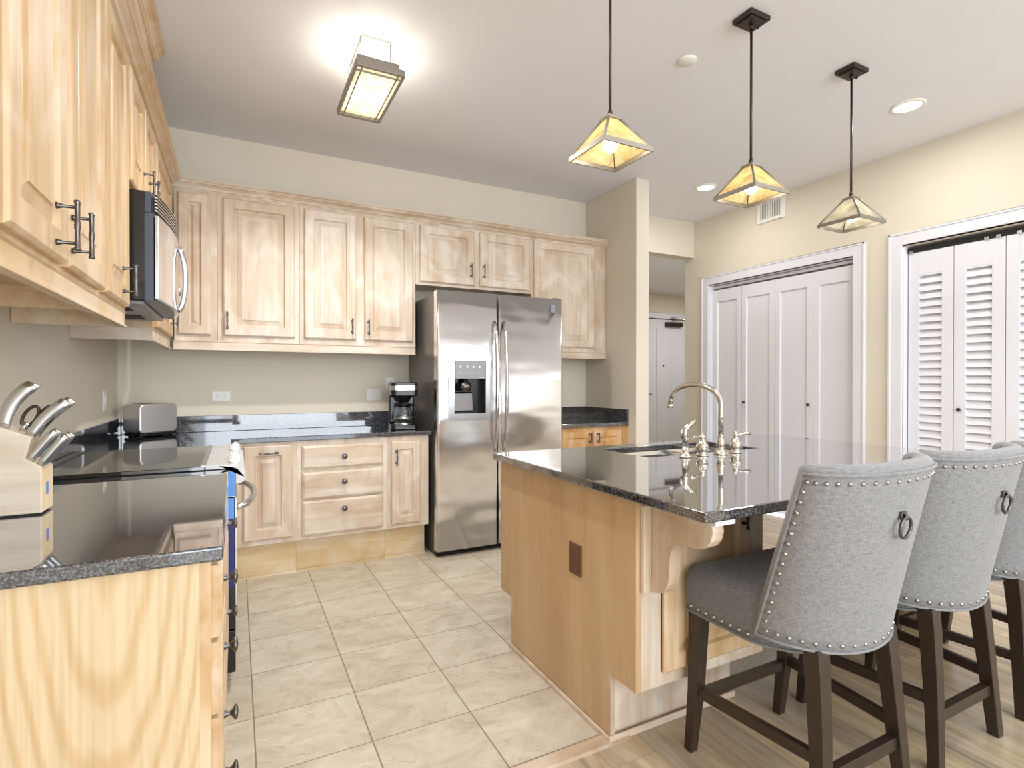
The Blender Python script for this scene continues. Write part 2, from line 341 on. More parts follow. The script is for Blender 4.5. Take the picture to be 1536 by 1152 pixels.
# ---------------------------------------------------------------- mesh builder
class MB:
    def __init__(s): s.v = []; s.f = []; s.sm = []
    def add(s, vs, fs, smooth=False):
        b = len(s.v); s.v += [tuple(v) for v in vs]; s.f += [tuple(b + i for i in f) for f in fs]; s.sm += [smooth] * len(fs); return s
    def box(s, x0, x1, y0, y1, z0, z1):
        vs = [(x, y, z) for z in (z0, z1) for y in (y0, y1) for x in (x0, x1)]
        return s.add(vs, [(0, 2, 3, 1), (4, 5, 7, 6), (0, 1, 5, 4), (2, 6, 7, 3), (0, 4, 6, 2), (1, 3, 7, 5)])
    def prism(s, pts, axis, a0, a1, smooth=False):
        """pts 2D polygon in the other two axes (in XYZ order), extruded along axis"""
        def mk(p, a):
            q = list(p); q.insert('XYZ'.index(axis), a); return q
        n = len(pts); vs = [mk(p, a0) for p in pts] + [mk(p, a1) for p in pts]
        fs = [(i, (i + 1) % n, n + (i + 1) % n, n + i) for i in range(n)]
        s.add(vs, fs, smooth); s.add(vs, [tuple(range(n))[::-1], tuple(range(n, 2 * n))]); return s
    def tube(s, path, r, seg=10, cap=True):
        P = [Vector(p) for p in path]; R = r if isinstance(r, (list, tuple)) else [r] * len(P)
        vs = []; up = None
        for i, p in enumerate(P):
            t = (P[min(i + 1, len(P) - 1)] - P[max(i - 1, 0)]).normalized()
            if up is None:
                up = Vector((0, 0, 1)) if abs(t.z) < 0.9 else Vector((1, 0, 0))
            a = t.cross(up).normalized(); up = a.cross(t).normalized()
            for k in range(seg):
                q = 2 * PI * k / seg; vs.append(p + a * (R[i] * math.cos(q)) + up * (R[i] * math.sin(q)))
        fs = [(i * seg + k, i * seg + (k + 1) % seg, (i + 1) * seg + (k + 1) % seg, (i + 1) * seg + k) for i in range(len(P) - 1) for k in range(seg)]
        s.add(vs, fs, True)
        if cap:
            n = len(vs); s.add(vs[:seg], [tuple(range(seg))]); s.add(vs[-seg:], [tuple(range(seg))[::-1]])
        return s
    def lathe(s, prof, c, axis='Z', seg=20):
        """prof = [(radius, height)] about an axis through c"""
        vs = []
        for r, h in prof:
            for k in range(seg):
                q = 2 * PI * k / seg; a, b = r * math.cos(q), r * math.sin(q)
                d = {'Z': (a, b, h), 'X': (h, a, b), 'Y': (a, h, b)}[axis]
                vs.append((c[0] + d[0], c[1] + d[1], c[2] + d[2]))
        n = len(prof)
        fs = [(i * seg + k, i * seg + (k + 1) % seg, (i + 1) * seg + (k + 1) % seg, (i + 1) * seg + k) for i in range(n - 1) for k in range(seg)]
        s.add(vs, fs, True); return s
    def sphere(s, c, r, seg=16, rings=8, sz=1.0):
        return s.lathe([(max(r * math.sin(PI * i / rings), 1e-4), -r * sz * math.cos(PI * i / rings)) for i in range(rings + 1)], c, 'Z', seg)
    def rings(s, rects, fn):
        """concentric rectangles [(u0,u1,v0,v1,w)] mapped by fn, last one capped, first one capped at the back"""
        vs = []
        for u0, u1, v0, v1, wv in rects:
            vs += [fn(u0, v0, wv), fn(u1, v0, wv), fn(u1, v1, wv), fn(u0, v1, wv)]
        n = len(rects)
        fs = [(4 * i + k, 4 * i + (k + 1) % 4, 4 * i + 4 + (k + 1) % 4, 4 * i + 4 + k) for i in range(n - 1) for k in range(4)]
        fs += [(0, 1, 2, 3), (4 * n - 4, 4 * n - 3, 4 * n - 2, 4 * n - 1)]
        return s.add(vs, fs)
    def grid(s, rows, smooth=True, closed=False):
        n = len(rows); m = len(rows[0]); vs = [p for r in rows for p in r]
        fs = [(i * m + j, i * m + (j + 1) % m, (i + 1) * m + (j + 1) % m, (i + 1) * m + j) for i in range(n - 1) for j in range(m if closed else m - 1)]
        return s.add(vs, fs, smooth)

def root_loc(p):
    v = Vector((0, 0, 0))
    while p is not None: v += p.location; p = p.parent
    return v
def obj(name, mb, mat, parent=None, bevel=0, seg=2, sub=0):
    off = root_loc(parent)
    me = bpy.data.meshes.new(name)
    me.from_pydata([(v[0] - off.x, v[1] - off.y, v[2] - off.z) for v in mb.v], [], mb.f); me.update()
    bm = bmesh.new(); bm.from_mesh(me)
    bm.faces.ensure_lookup_table()
    for f, sm in zip(bm.faces, mb.sm): f.smooth = sm
    bmesh.ops.remove_doubles(bm, verts=bm.verts, dist=1e-6)
    bmesh.ops.recalc_face_normals(bm, faces=bm.faces)
    bm.to_mesh(me); bm.free()
    me.materials.append(M[mat] if isinstance(mat, str) else mat)
    o = bpy.data.objects.new(name, me); C.objects.link(o)
    if parent is not None: o.parent = parent
    if bevel:
        b = o.modifiers.new('bevel', 'BEVEL'); b.width = bevel; b.segments = seg; b.limit_method = 'ANGLE'; b.angle_limit = math.radians(40)
    if sub:
        b = o.modifiers.new('sub', 'SUBSURF'); b.levels = sub; b.render_levels = sub
    return o
def tag(o, label, cat, group=None):
    o['label'] = label; o['category'] = cat
    if group: o['group'] = group
    return o
def thing(name, label, cat, loc=(0, 0, 0), group=None):
    o = bpy.data.objects.new(name, None); C.objects.link(o); o.location = loc; o.empty_display_size = 0.05
    return tag(o, label, cat, group)
def struct(name, mb, mat, parent=None, bevel=0):
    o = obj(name, mb, mat, parent, bevel)
    if parent is None: o['kind'] = 'structure'
    return o
def sroot(name, loc):
    o = bpy.data.objects.new(name, None); C.objects.link(o); o.location = loc; o['kind'] = 'structure'; return o
def copy_tree(o, parent=None):
    c = o.copy(); C.objects.link(c); c.parent = parent
    for ch in list(o.children): copy_tree(ch, c)
    return c

# ---------------------------------------------------------------- the room shell
ZC = 2.817; YW = 4.086; XL = -0.655; XR = 4.21; YB = -3.2
struct('floor', MB().box(XL, 3.10, 1.45, YW, -0.02, 0.0), 'tile')
struct('floor', MB().box(XL, 3.10, YB, 1.45, -0.02, 0.0).box(3.10, XR, YB, YW, -0.02, 0).box(2.99, 7.0, YW, 6.1, -0.02, 0), 'plank')
struct('trim_1', MB().prism([(1.395, 0.0), (1.402, 0.007), (1.443, 0.010), (1.452, 0.0)], 'X', XL, 1.16), 'strip')
struct('ceiling', MB().box(XL - 0.1, XR + 0.1, YB, YW + 0.12, ZC, ZC + 0.05), 'ceiling')
struct('wall_left', MB().box(XL - 0.1, XL, YB, YW, 0, ZC), 'wall')
struct('wall_back', MB().box(XL - 0.1, 2.861, YW, YW + 0.12, 0, ZC), 'wall')
struct('wall_partition', MB().box(2.861, 2.992, 3.385, YW + 0.12, 0, ZC), 'wall', bevel=0.004)
struct('wall_header', MB().box(2.992, XR, YW - 0.005, YW + 0.12, 2.454, ZC), 'wall', bevel=0.003)
# right wall around its two closet openings
mb = MB(); H = 2.135
mb.box(XR, XR + 0.1, 3.88, YW + 0.12, 0, ZC).box(XR, XR + 0.1, 2.463, 3.88, H, ZC).box(XR, XR + 0.1, 2.125, 2.463, 0, ZC)
mb.box(XR, XR + 0.1, 1.03, 2.125, H, ZC).box(XR, XR + 0.1, YB, 1.03, 0, ZC)
struct('wall_right', mb, 'wall')
struct('wall_closet', MB().box(XR + 0.5, XR + 0.55, 0.9, 4.05, 0, 2.4).box(XR + 0.1, XR + 0.5, 2.2, 2.3, 0, 2.4).box(XR + 0.1, XR + 0.5, 3.95, 4.05, 0, 2.4).box(XR + 0.1, XR + 0.5, 0.9, 1.0, 0, 2.4).box(XR + 0.1, XR + 0.55, 0.9, 4.05, 2.4, 2.45), 'wall')
# entry hall beyond the header
struct('ceiling', MB().box(2.99, 7.0, YW + 0.12, 6.1, 2.454, 2.5), 'ceiling')
struct('wall_hall', MB().box(2.992, 5.12, 6.0, 6.1, 0, 2.454).box(6.06, 7.0, 6.0, 6.1, 0, 2.454).box(5.12, 6.06, 6.0, 6.1, 2.10, 2.454).box(6.9, 7.0, YW + 0.2, 6.0, 0, 2.454).box(2.89, 2.992, YW + 0.12, 6.1, 0, 2.454).box(XR + 0.6, 7.0, YW + 0.12, YW + 0.2, 0, 2.454).box(5.1, 6.2, 6.1, 6.15, 0, 2.2), 'wall')
# closet casings
def casing(n, y0, y1, top, wd=0.085):
    mb = MB()
    x0, x1 = XR - 0.018, XR
    mb.box(x0, x1, y0, y0 + wd, 0, top).box(x0, x1, y1 - wd, y1, 0, top).box(x0, x1, y0 + wd, y1 - wd, top - wd, top)
    mb.box(x0 - 0.006, x1, y0, y0 + 0.014, 0, top).box(x0 - 0.006, x1, y1 - 0.014, y1, 0, top).box(x0 - 0.006, x1, y0, y1, top - 0.014, top)
    j = 0.006                                         # jambs lining the opening
    mb.box(XR, XR + 0.1, y0 + wd - j, y0 + wd + 0.01, 0, top - wd + j).box(XR, XR + 0.1, y1 - wd - 0.01, y1 - wd + j, 0, top - wd + j)
    mb.box(XR, XR + 0.1, y0 + wd, y1 - wd, top - wd - 0.01, top - wd + j)
    return struct('trim_%d' % n, mb, 'white', bevel=0.002)
casing(2, 2.378, 3.966, 2.226)
casing(3, 0.945, 2.212, 2.232)
struct('trim_4', MB().box(5.04, 5.12, 5.985, 6.0, 0, 2.18).box(6.06, 6.14, 5.985, 6.0, 0, 2.18).box(5.12, 6.06, 5.985, 6.0, 2.10, 2.18), 'white', bevel=0.002)
struct('baseboard_right', MB().box(XR - 0.014, XR, 2.212, 2.378, 0, 0.11).box(XR - 0.014, XR, 3.966, YW, 0, 0.11).box(XR - 0.014, XR, YB, 0.945, 0, 0.11), 'white', bevel=0.002)
struct('baseboard_partition', MB().box(2.861, 3.004, 3.372, 3.385, 0, 0.11).box(2.992, 3.004, 3.372, YW + 0.1, 0, 0.11), 'white', bevel=0.002)

# ---- bifold panelled closet (door_1) : four leaves
def fX(X):  return lambda u, v, wv: (X - wv, u, v)      # faces -X
def leaf_panel(root, y0, y1, z0, z1, X):
    fn = fX(X); t = 0.03
    s0, s1, st, sb = 0.05, 0.05, 0.115, 0.16
    mb = MB().rings([(y0, y1, z0, z1, 0), (y0, y1, z0, z1, t - 0.002), (y0 + 0.002, y1 - 0.002, z0 + 0.002, z1 - 0.002, t),
                     (y0 + s0, y1 - s1, z0 + sb, z1 - st, t), (y0 + s0 + 0.006, y1 - s1 - 0.006, z0 + sb + 0.006, z1 - st - 0.006, t - 0.012)], fn)
    return obj('door_leaf', mb, 'white', root)
def round_knob(parent, c, axis, sgn, r=0.013, mat='bronze', L=0.028, name='knob'):
    prof = [(0.006, 0), (0.005, 0.3 * L), (0.006, 0.5 * L), (r, 0.68 * L), (r * 1.02, 0.8 * L), (r * 0.6, L), (0.0005, L * 1.02)]
    return obj(name, MB().lathe([(a, b * sgn) for a, b in prof], c, axis, 14), mat, parent)
d1 = sroot('door_1', (XR + 0.03, 3.18, 0))
ys = [2.474, 2.822, 3.177, 3.528, 3.868]
for i in range(4):
    lf = leaf_panel(d1, ys[i] + 0.002, ys[i + 1] - 0.002, 0.02, 2.085, XR + 0.07)
    if i == 1: round_knob(lf, (XR + 0.04, 2.852, 0.987), 'X', -1)
    if i == 2: round_knob(lf, (XR + 0.04, 3.489, 0.987), 'X', -1)
obj('track', MB().box(XR + 0.04, XR + 0.065, 2.475, 3.868, 2.10, 2.125), 'white', d1)
# ---- louvred bifold closet (door_2)
d2 = sroot('door_2', (XR + 0.03, 1.6, 0))
ys = [1.045, 1.305, 1.568, 1.840, 2.112]
for i in range(4):
    y0, y1 = ys[i] + 0.002, ys[i + 1] - 0.002; X = XR + 0.07; t = 0.03; mb = MB()
    a, b = y0 + 0.066, y1 - 0.066
    mb.box(X - t, X, y0, a, 0.02, 2.085).box(X - t, X, b, y1, 0.02, 2.085)
    for z0, z1 in ((0.02, 0.20), (0.93, 1.0) if False else (0.02, 0.2), (1.925, 2.085)): mb.box(X - t, X, a, b, z0, z1)
    lf = obj('door_leaf', mb, 'white', d2, bevel=0.0015)
    lv = MB(); z = 0.205
    while z < 1.92:
        lv.prism([(X - t - 0.001, z), (X - t + 0.004, z - 0.003), (X - 0.004, z + 0.048), (X - 0.008, z + 0.052)], 'Y', a, b); z += 0.0535
    obj('louvres', lv, 'white', lf)
    if i == 2: round_knob(lf, (XR + 0.04, ys[2] + 0.235, 0.995), 'X', -1)
obj('track', MB().box(XR + 0.035, XR + 0.07, 1.045, 2.112, 2.088, 2.125), 'gap', d2)
mb = MB()
for y in (2.09, 1.66, 1.60, 1.50): mb.box(XR + 0.028, XR + 0.05, y - 0.012, y + 0.012, 2.082, 2.10)
obj('pivot_bracket', mb, 'steel_s', d2)
# ---- entry door in the hall (door_3)
d3 = sroot('door_3', (5.59, 6.02, 0))
fY = lambda Y: (lambda u, v, wv: (u, Y - wv, v))
mb = MB(); mb.rings([(5.13, 6.05, 0.01, 2.09, 0), (5.13, 6.05, 0.01, 2.09, 0.04)], fY(6.06)); obj('door_leaf', mb, 'white', d3, bevel=0.002)
mb = MB()
for u0, u1 in ((5.20, 5.40), (5.46, 5.68), (5.74, 5.96)):
    mb.rings([(u0, u1, 0.2, 1.95, -0.002), (u0, u1, 0.2, 1.95, 0.006), (u0 + 0.02, u1 - 0.02, 0.22, 1.93, 0.002)], fY(6.02))
obj('door_moulding', mb, 'white', d3)
obj('peephole', MB().lathe([(0.0005, 0), (0.012, 0), (0.012, 0.01), (0.0005, 0.01)], (5.595, 6.01, 1.41), 'Y', 12), 'black', d3)
for z in (1.93, 1.18, 0.3): obj('hinge', MB().box(6.045, 6.062, 5.995, 6.02, z - 0.06, z + 0.06), 'bronze', d3)
hd = obj('door_handle', MB().lathe([(0.03, 0), (0.03, -0.012), (0.012, -0.02), (0.012, -0.045)], (5.20, 6.02, 1.0), 'Y', 14).tube([(5.20, 5.975, 1.0), (5.33, 5.97, 0.995)], 0.010), 'steel_s', d3)
cl = obj('door_closer', MB().box(5.62, 5.93, 5.965, 6.02, 1.985, 2.05), 'bronze', d3, bevel=0.004)
obj('closer_arm', MB().tube([(5.75, 5.975, 2.06), (5.75, 5.98, 2.075), (5.95, 5.90, 2.09), (5.70, 5.975, 2.12)], 0.008, 8), 'steel_s', cl)

# ---------------------------------------------------------------- ceiling and wall fittings
def disc(r0, z0, z1, x, y): return MB().lathe([(0.0005, z0), (r0, z0), (r0, z1), (0.0005, z1)], (x, y, 0), 'Z', 28)
for k, (x, y, lab) in enumerate(((3.552, 1.771, 'round recessed ceiling light right of the third hanging pendant'), (3.527, 3.289, 'round recessed ceiling light near the hallway opening'))):
    t = thing('recessed_light', lab, 'ceiling light', (x, y, ZC), 'recessed ceiling lights')
    obj('trim_ring', MB().lathe([(0.066, -0.001), (0.070, -0.008), (0.088, -0.006), (0.092, 0.0)], (x, y, ZC), 'Z', 28), 'plate', t)
    obj('diffuser', disc(0.067, ZC - 0.003, ZC - 0.0015, x, y), 'led', t)
    l_ = area('recessed_and_fill_lamp', (x, y, ZC - 0.02), (0, 0, 0), 0.12, 0.12, 7, (1, 0.96, 0.9))
tag(obj('sprinkler_cover', MB().lathe([(0.0005, -0.012), (0.042, -0.012), (0.045, -0.009), (0.045, 0)], (2.046, 2.031, ZC), 'Z', 28), 'plate'), 'small white disc cover flat on the ceiling behind the pendants', 'ceiling cover')
tag(obj('hall_vent', MB().box(5.2, 5.45, 4.9, 5.05, 2.445, 2.454).box(5.22, 5.43, 4.93, 4.95, 2.442, 2.45).box(5.22, 5.43, 4.97, 4.99, 2.442, 2.45), 'plate'), 'small ceiling vent in the entry hall before the front door', 'vent')
# air return on the right wall
vt = thing('wall_vent', 'white slatted air vent high on the cream right wall', 'vent', (XR, 3.183, 2.695))
y0, y1, z0, z1 = 3.045, 3.321, 2.60, 2.80
obj('frame', MB().box(XR - 0.01, XR, y0, y0 + 0.035, z0, z1).box(XR - 0.01, XR, y1 - 0.035, y1, z0, z1).box(XR - 0.01, XR, y0 + 0.035, y1 - 0.035, z0, z0 + 0.03).box(XR - 0.01, XR, y0 + 0.035, y1 - 0.035, z1 - 0.03, z1), 'plate', vt, bevel=0.002)
obj('backing', MB().box(XR - 0.002, XR, y0 + 0.03, y1 - 0.03, z0 + 0.025, z1 - 0.025), 'gap', vt)
mb = MB(); 
for i in range(12):
    y = y0 + 0.043 + i * 0.0172; mb.box(XR - 0.009, XR - 0.001, y - 0.0042, y + 0.0042, z0 + 0.028, z1 - 0.028)
obj('slats', mb, 'plate', vt)
def outlet(name, label, c, face, wd, ht, kind):
    """wall plates; face '-Y' on the back wall, '+X' on the left wall"""
    x, y, z = c
    fn = (lambda u, v, wv: (x + u, y - wv, z + v)) if face == '-Y' else (lambda u, v, wv: (x + wv, y + u, z + v)) if face == '+X' else (lambda u, v, wv: (x - wv, y + u, z + v))
    t = thing(name, label, 'outlet' if kind != 'switch' else 'switch', c)
    a, b = wd / 2, ht / 2; pm = 'brown' if kind == 'brown' else 'plate'
    obj('cover_plate', MB().rings([(-a, a, -b, b, 0), (-a, a, -b, b, 0.003), (-a + 0.004, a - 0.004, -b + 0.004, b - 0.004, 0.006)], fn), pm, t)
    hor = wd > ht
    if kind in ('socket', 'brown'):
        for s in (-1, 1):
            mb = MB(); sl = MB()
            cu, cv = (s * 0.02, 0) if hor else (0, s * 0.022)
            mb.rings([(cu - 0.015, cu + 0.015, cv - 0.014, cv + 0.014, 0.005), (cu - 0.014, cu + 0.014, cv - 0.013, cv + 0.013, 0.008)], fn)
            for du in (-0.006, 0.006):
                aa, bb = (0.0045, 0.0012) if hor else (0.0012, 0.0045)
                dv = du if hor else 0; d_u = 0 if hor else du
                sl.rings([(cu + d_u - aa, cu + d_u + aa, cv + dv - bb, cv + dv + bb, 0.0078), (cu + d_u - aa, cu + d_u + aa, cv + dv - bb, cv + dv + bb, 0.0085)], fn)
            f = obj('socket', mb, pm, t); obj('slots', sl, 'dark_slot', f)
    elif kind == 'switch':
        obj('rocker', MB().rings([(-0.015, 0.015, -0.028, 0.028, 0.005), (-0.014, 0.014, -0.027, 0.027, 0.010)], fn), pm, t)
    return t
outlet('wall_outlet', 'white horizontal double outlet on the back wall right of the toaster', (-0.09, YW, 1.082), '-Y', 0.112, 0.068, 'socket')
outlet('wall_plate', 'blank white wall plate on the back wall beside the coffee maker', (0.925, YW, 1.08), '-Y', 0.115, 0.09, 'blank')
outlet('wall_switch', 'white rocker switch plate on the left wall near the corner', (XL, 3.70, 1.075), '+X', 0.07, 0.112, 'switch')
outlet('wall_outlet', 'white outlet on the back wall just above the coffee maker', (1.05, YW, 1.16), '-Y', 0.07, 0.10, 'socket')

# ---------------------------------------------------------------- cabinet parts
def mapf(face, P):
    if face == '-Y': return lambda u, v, wv: (u, P - wv, v)
    if face == '+X': return lambda u, v, wv: (P + wv, u, v)
    if face == '-X': return lambda u, v, wv: (P - wv, u, v)
def raised_door(root, face, P, u0, u1, v0, v1, mat='maple', st=0.06, t=0.02):
    w_ = u1 - u0
    st = min(st, w_ * 0.3)
    R = lambda i, wv: (u0 + i, u1 - i, v0 + i, v1 - i, wv)
    k = min(0.03, (w_ - 2 * st) * 0.25)
    fn = mapf(face, P)
    mb = MB().rings([R(0, 0), R(0, t - 0.007), R(0.004, t - 0.003), R(0.008, t), R(st, t), R(st + 0.003, t - 0.005), R(st + 0.007, t - 0.012), R(st + 0.012, t - 0.013), R(st + 0.012 + k, t - 0.004), R(st + 0.0125 + k, t - 0.001)], fn)
    return obj('door', mb, mat, root)
def flat_front(root, face, P, u0, u1, v0, v1, mat='maple_h', t=0.02, name='drawer'):
    R = lambda i, wv: (u0 + i, u1 - i, v0 + i, v1 - i, wv)
    mb = MB().rings([R(0, 0), R(0, t - 0.009), R(0.006, t - 0.005), R(0.013, t)], mapf(face, P))
    return obj(name, mb, mat, root)
def pull(parent, face, P, u, v, vertical=True, L=0.105, off=0.028, mat='pewter'):
    """bar pull with two flared posts and a turned middle"""
    fn = mapf(face, P); mb = MB(); h = L / 2
    def pt(a, wv): return fn(u, v + a, wv) if vertical else fn(u + a, v, wv)
    a_ = [-h, -h + 0.004, -h + 0.008, -0.010, -0.006, -0.003, 0, 0.003, 0.006, 0.010, h - 0.008, h - 0.004, h]
    r_ = [0.0062, 0.0066, 0.0050, 0.0046, 0.0062, 0.0052, 0.0066, 0.0052, 0.0062, 0.0046, 0.0050, 0.0066, 0.0062]
    mb.tube([pt(a, off) for a in a_], r_, 10)
    for s in (-1, 1):
        mb.tube([pt(s * h * 0.72, 0), pt(s * h * 0.72, 0.004), pt(s * h * 0.72, 0.012), pt(s * h * 0.72, off)], [0.0075, 0.0060, 0.0034, 0.0034], 8)
    return obj('pull_handle', mb, mat, parent)
def knob(parent, face, P, u, v):
    ax = {'-Y': 'Y', '+X': 'X', '-X': 'X'}[face]; sg = 1 if face == '+X' else -1
    prof = [(0.009, 0), (0.0085, 0.003), (0.005, 0.010), (0.005, 0.014), (0.010, 0.018), (0.0165, 0.022), (0.0168, 0.026), (0.012, 0.029), (0.006, 0.0295), (0.0005, 0.0305)]
    return obj('knob', MB().lathe([(a, b * sg) for a, b in prof], mapf(face, P)(u, v, 0), ax, 18), 'pewter', parent)

# ---------------------------------------------------------------- wall cabinets, back wall
YU = 3.78; ZUB, ZUT = 1.43, 2.35
def wall_cabinet_back(label, x0, x1, zb, doors, pulls, mat='maple', rail=True, name='wall_cabinet', stile=0.02, right_stile=None):
    t = thing(name, label, 'cabinet', ((x0 + x1) / 2, YW - 0.15, zb), 'maple wall cabinets on the back wall')
    body = MB()
    body.box(x0, x0 + 0.016, YU + 0.018, YW - 0.001, zb, ZUT).box(x1 - 0.016, x1, YU + 0.018, YW - 0.001, zb, ZUT)
    body.box(x0 + 0.016, x1 - 0.016, YU + 0.018, YW - 0.001, ZUT - 0.016, ZUT).box(x0 + 0.016, x1 - 0.016, YU + 0.018, YW - 0.001, zb + 0.012, zb + 0.028)
    body.box(x0 + 0.016, x1 - 0.016, YW - 0.008, YW - 0.001, zb, ZUT)
    obj('cabinet_body', body, mat, t)
    obj('face_frame', MB().box(x0 + 0.0004, x1 - 0.0004, YU, YU + 0.018, zb, ZUT), mat, t)
    for (a, b), pu in zip(doors, pulls):
        d = raised_door(t, '-Y', YU, a, b, zb + 0.035 if rail else zb + 0.022, ZUT - 0.032, mat)
        if pu is not None: pull(d, '-Y', YU - 0.02, pu[0], pu[1])
    return t
wall_cabinet_back('tall narrow maple wall cabinet in the corner behind the microwave', -0.33 + 0.002, -0.102, ZUB, [(-0.309, -0.134)], [None])
wall_cabinet_back('wide single-door maple wall cabinet above the double outlet', -0.101, 0.371, ZUB, [(-0.070, 0.343)], [(-0.047, 1.557)])
wall_cabinet_back('two-door tall maple wall cabinet above the coffee maker', 0.372, 1.155, ZUB, [(0.400, 0.733), (0.789, 1.134)], [(0.705, 1.556), (0.815, 1.554)])
wall_cabinet_back('short two-door maple cabinet above the steel refrigerator', 1.156, 2.114, 1.885, [(1.187, 1.615), (1.659, 2.095)], [(1.582, 2.015), (1.687, 2.02)], rail=False)
wall_cabinet_back('single-door maple wall cabinet right of the refrigerator', 2.115, 2.858, ZUB, [(2.133, 2.725)], [None])
# light rails below and crown moulding above (continuous runs lie over the cabinets)
def rail_prof(s=1): return [(0, 0.0), (0.004, -0.004), (0.0, -0.008), (0.0, -0.044), (0.006, -0.050), (0.006, -0.056), (-0.018, -0.056), (-0.018, 0.0)]
tag(obj('light_rail', MB().prism([(YU - a, ZUB + b) for a, b in rail_prof()], 'X', -0.334, 1.155), 'maple_h'), 'pale maple light rail moulding under the long back row of wall cabinets', 'moulding', 'cabinet mouldings')
tag(obj('light_rail', MB().prism([(YU - a, ZUB + b) for a, b in rail_prof()], 'X', 2.115, 2.858), 'maple_h'), 'short maple light rail under the wall cabinet right of the refrigerator', 'moulding', 'cabinet mouldings')
crown_prof = [(-0.02, 0.0), (0.006, 0.0), (0.008, 0.006), (0.016, 0.010), (0.020, 0.020), (0.034, 0.034), (0.040, 0.036), (0.040, 0.046), (0.048, 0.052), (0.048, 0.058), (-0.02, 0.058)]
tag(obj('crown_moulding', MB().prism([(YU - a, ZUT - 0.012 + b) for a, b in crown_prof], 'X', -0.33, 2.858), 'maple_h'), 'maple crown moulding along the top of the back wall cabinets', 'moulding', 'cabinet mouldings')

# ---------------------------------------------------------------- wall cabinets, left wall (face +X)
XU = -0.35; YN = 2.325
def wall_cabinet_left(label, y0, y1, zb, doors, pulls, mat='maple_warm'):
    t = thing('wall_cabinet', label, 'cabinet', (XL + 0.15, (y0 + y1) / 2, zb), 'maple wall cabinets on the left wall')
    b = MB(); x1 = XU - 0.018
    b.box(XL + 0.001, x1, y0, y0 + 0.016, zb, ZUT).box(XL + 0.001, x1, y1 - 0.016, y1, zb, ZUT)
    b.box(XL + 0.001, x1, y0 + 0.016, y1 - 0.016, ZUT - 0.016, ZUT)
    obj('cabinet_body', b, mat, t)
    obj('cabinet_floor', MB().box(XL + 0.001, x1, y0 + 0.016, y1 - 0.016, zb + 0.012, zb + 0.028), 'shelf_under', t)
    obj('face_frame', MB().box(XU - 0.018, XU, y0 + 0.0004, y1 - 0.0004, zb, ZUT), mat, t)
    for (a, c), pu in zip(doors, pulls):
        d = raised_door(t, '+X', XU, a, c, zb + (0.012 if zb < 1.5 else 0.022), ZUT - 0.032, mat)
        if pu is not None: pull(d, '+X', XU + 0.02, pu[0], pu[1], off=0.035)
    return t
wall_cabinet_left('maple wall cabinet at the left edge nearest the camera', 0.38, 1.142, ZUB, [(0.40, 0.745), (0.765, 1.125)], [None, (0.965, 1.515)])
wall_cabinet_left('two-door maple wall cabinet with a pair of pulls above the knife block', 1.143, 1.909, ZUB, [(1.158, 1.511), (1.539, 1.895)], [(1.42, 1.51), (1.545, 1.518)])
wall_cabinet_left('single-door maple wall cabinet just before the microwave', 1.910, YN, ZUB, [(1.923, 2.29)], [(2.16, 1.518)])
wall_cabinet_left('short two-door maple cabinet directly above the microwave', YN + 0.001, 3.006, 1.885, [(2.345, 2.655), (2.675, 2.985)], [(2.62, 1.985), (2.765, 1.995)])
wall_cabinet_left('maple wall cabinet in the corner past the microwave', 3.007, YU + 0.017, ZUB, [(3.05, 3.72)], [(3.60, 1.55)], )
lr = MB(); lr.prism([(XU + a, ZUB + b) for a, b in rail_prof()], 'Y', 0.38, YN)
lr.prism([(XL + 0.002, ZUB - 0.056), (XU - 0.0181, ZUB - 0.056), (XU - 0.0181, ZUB), (XL + 0.002, ZUB)], 'Y', YN - 0.018, YN)
lr.prism([(XL + 0.002, ZUB - 0.045), (XU - 0.0181, ZUB - 0.045), (XU - 0.0181, ZUB), (XL + 0.002, ZUB)], 'Y', 1.90, 1.918)
tag(obj('light_rail', lr, 'maple_y'), 'honey maple light rail under the left wall cabinets before the microwave', 'moulding', 'cabinet mouldings')
lr = MB(); lr.prism([(XU + a, ZUB + b) for a, b in rail_prof()], 'Y', 3.007, YU - 0.008)
lr.prism([(XL + 0.002, ZUB - 0.056), (XU + 0.006, ZUB - 0.056), (XU + 0.006, ZUB - 0.05), (XU, ZUB - 0.044), (XU, ZUB), (XL + 0.002, ZUB)], 'Y', 3.0, 3.0068)
tag(obj('light_rail', lr, 'maple_h'), 'maple light rail wrapping the corner cabinet past the microwave', 'moulding', 'cabinet mouldings')
tag(obj('crown_moulding', MB().prism([(XU + a * 1.35, ZUT - 0.012 + b) for a, b in crown_prof], 'Y', 0.38, YU - 0.04), 'maple_y'), 'maple crown moulding along the top of the left wall cabinets', 'moulding', 'cabinet mouldings')
ch = thing('cabinet_riser', 'tall maple riser box between the left cabinets and the ceiling', 'cabinet', (-0.5, 1.75, 2.40))
obj('riser_panel', MB().box(XL + 0.001, XU - 0.007, 0.38, 3.115, ZUT + 0.047, ZC - 0.001), 'maple_warm', ch)
obj('ceiling_crown', MB().prism([(XU - 0.0069 + a, ZC - 0.061 + b) for a, b in [(0, 0)] + crown_prof[1:-1] + [(0, 0.058)]], 'Y', 0.38, 3.165).prism([(3.1155, ZC - 0.061), (3.122, ZC - 0.055), (3.14, ZC - 0.03), (3.163, ZC - 0.01), (3.163, ZC - 0.003), (3.1155, ZC - 0.003)], 'X', XL + 0.001, XU - 0.007), 'maple_y', ch)

# ---------------------------------------------------------------- base cabinets
ZS0, ZS1 = 0.820, 0.850       # granite slab
ZB = 0.212; YBF = 3.505
def base_body(t, x0, x1, y0, y1, z0, z1, mat):
    obj('cabinet_body', MB().box(x0, x1, y0, y1, z0, z1), mat, t)
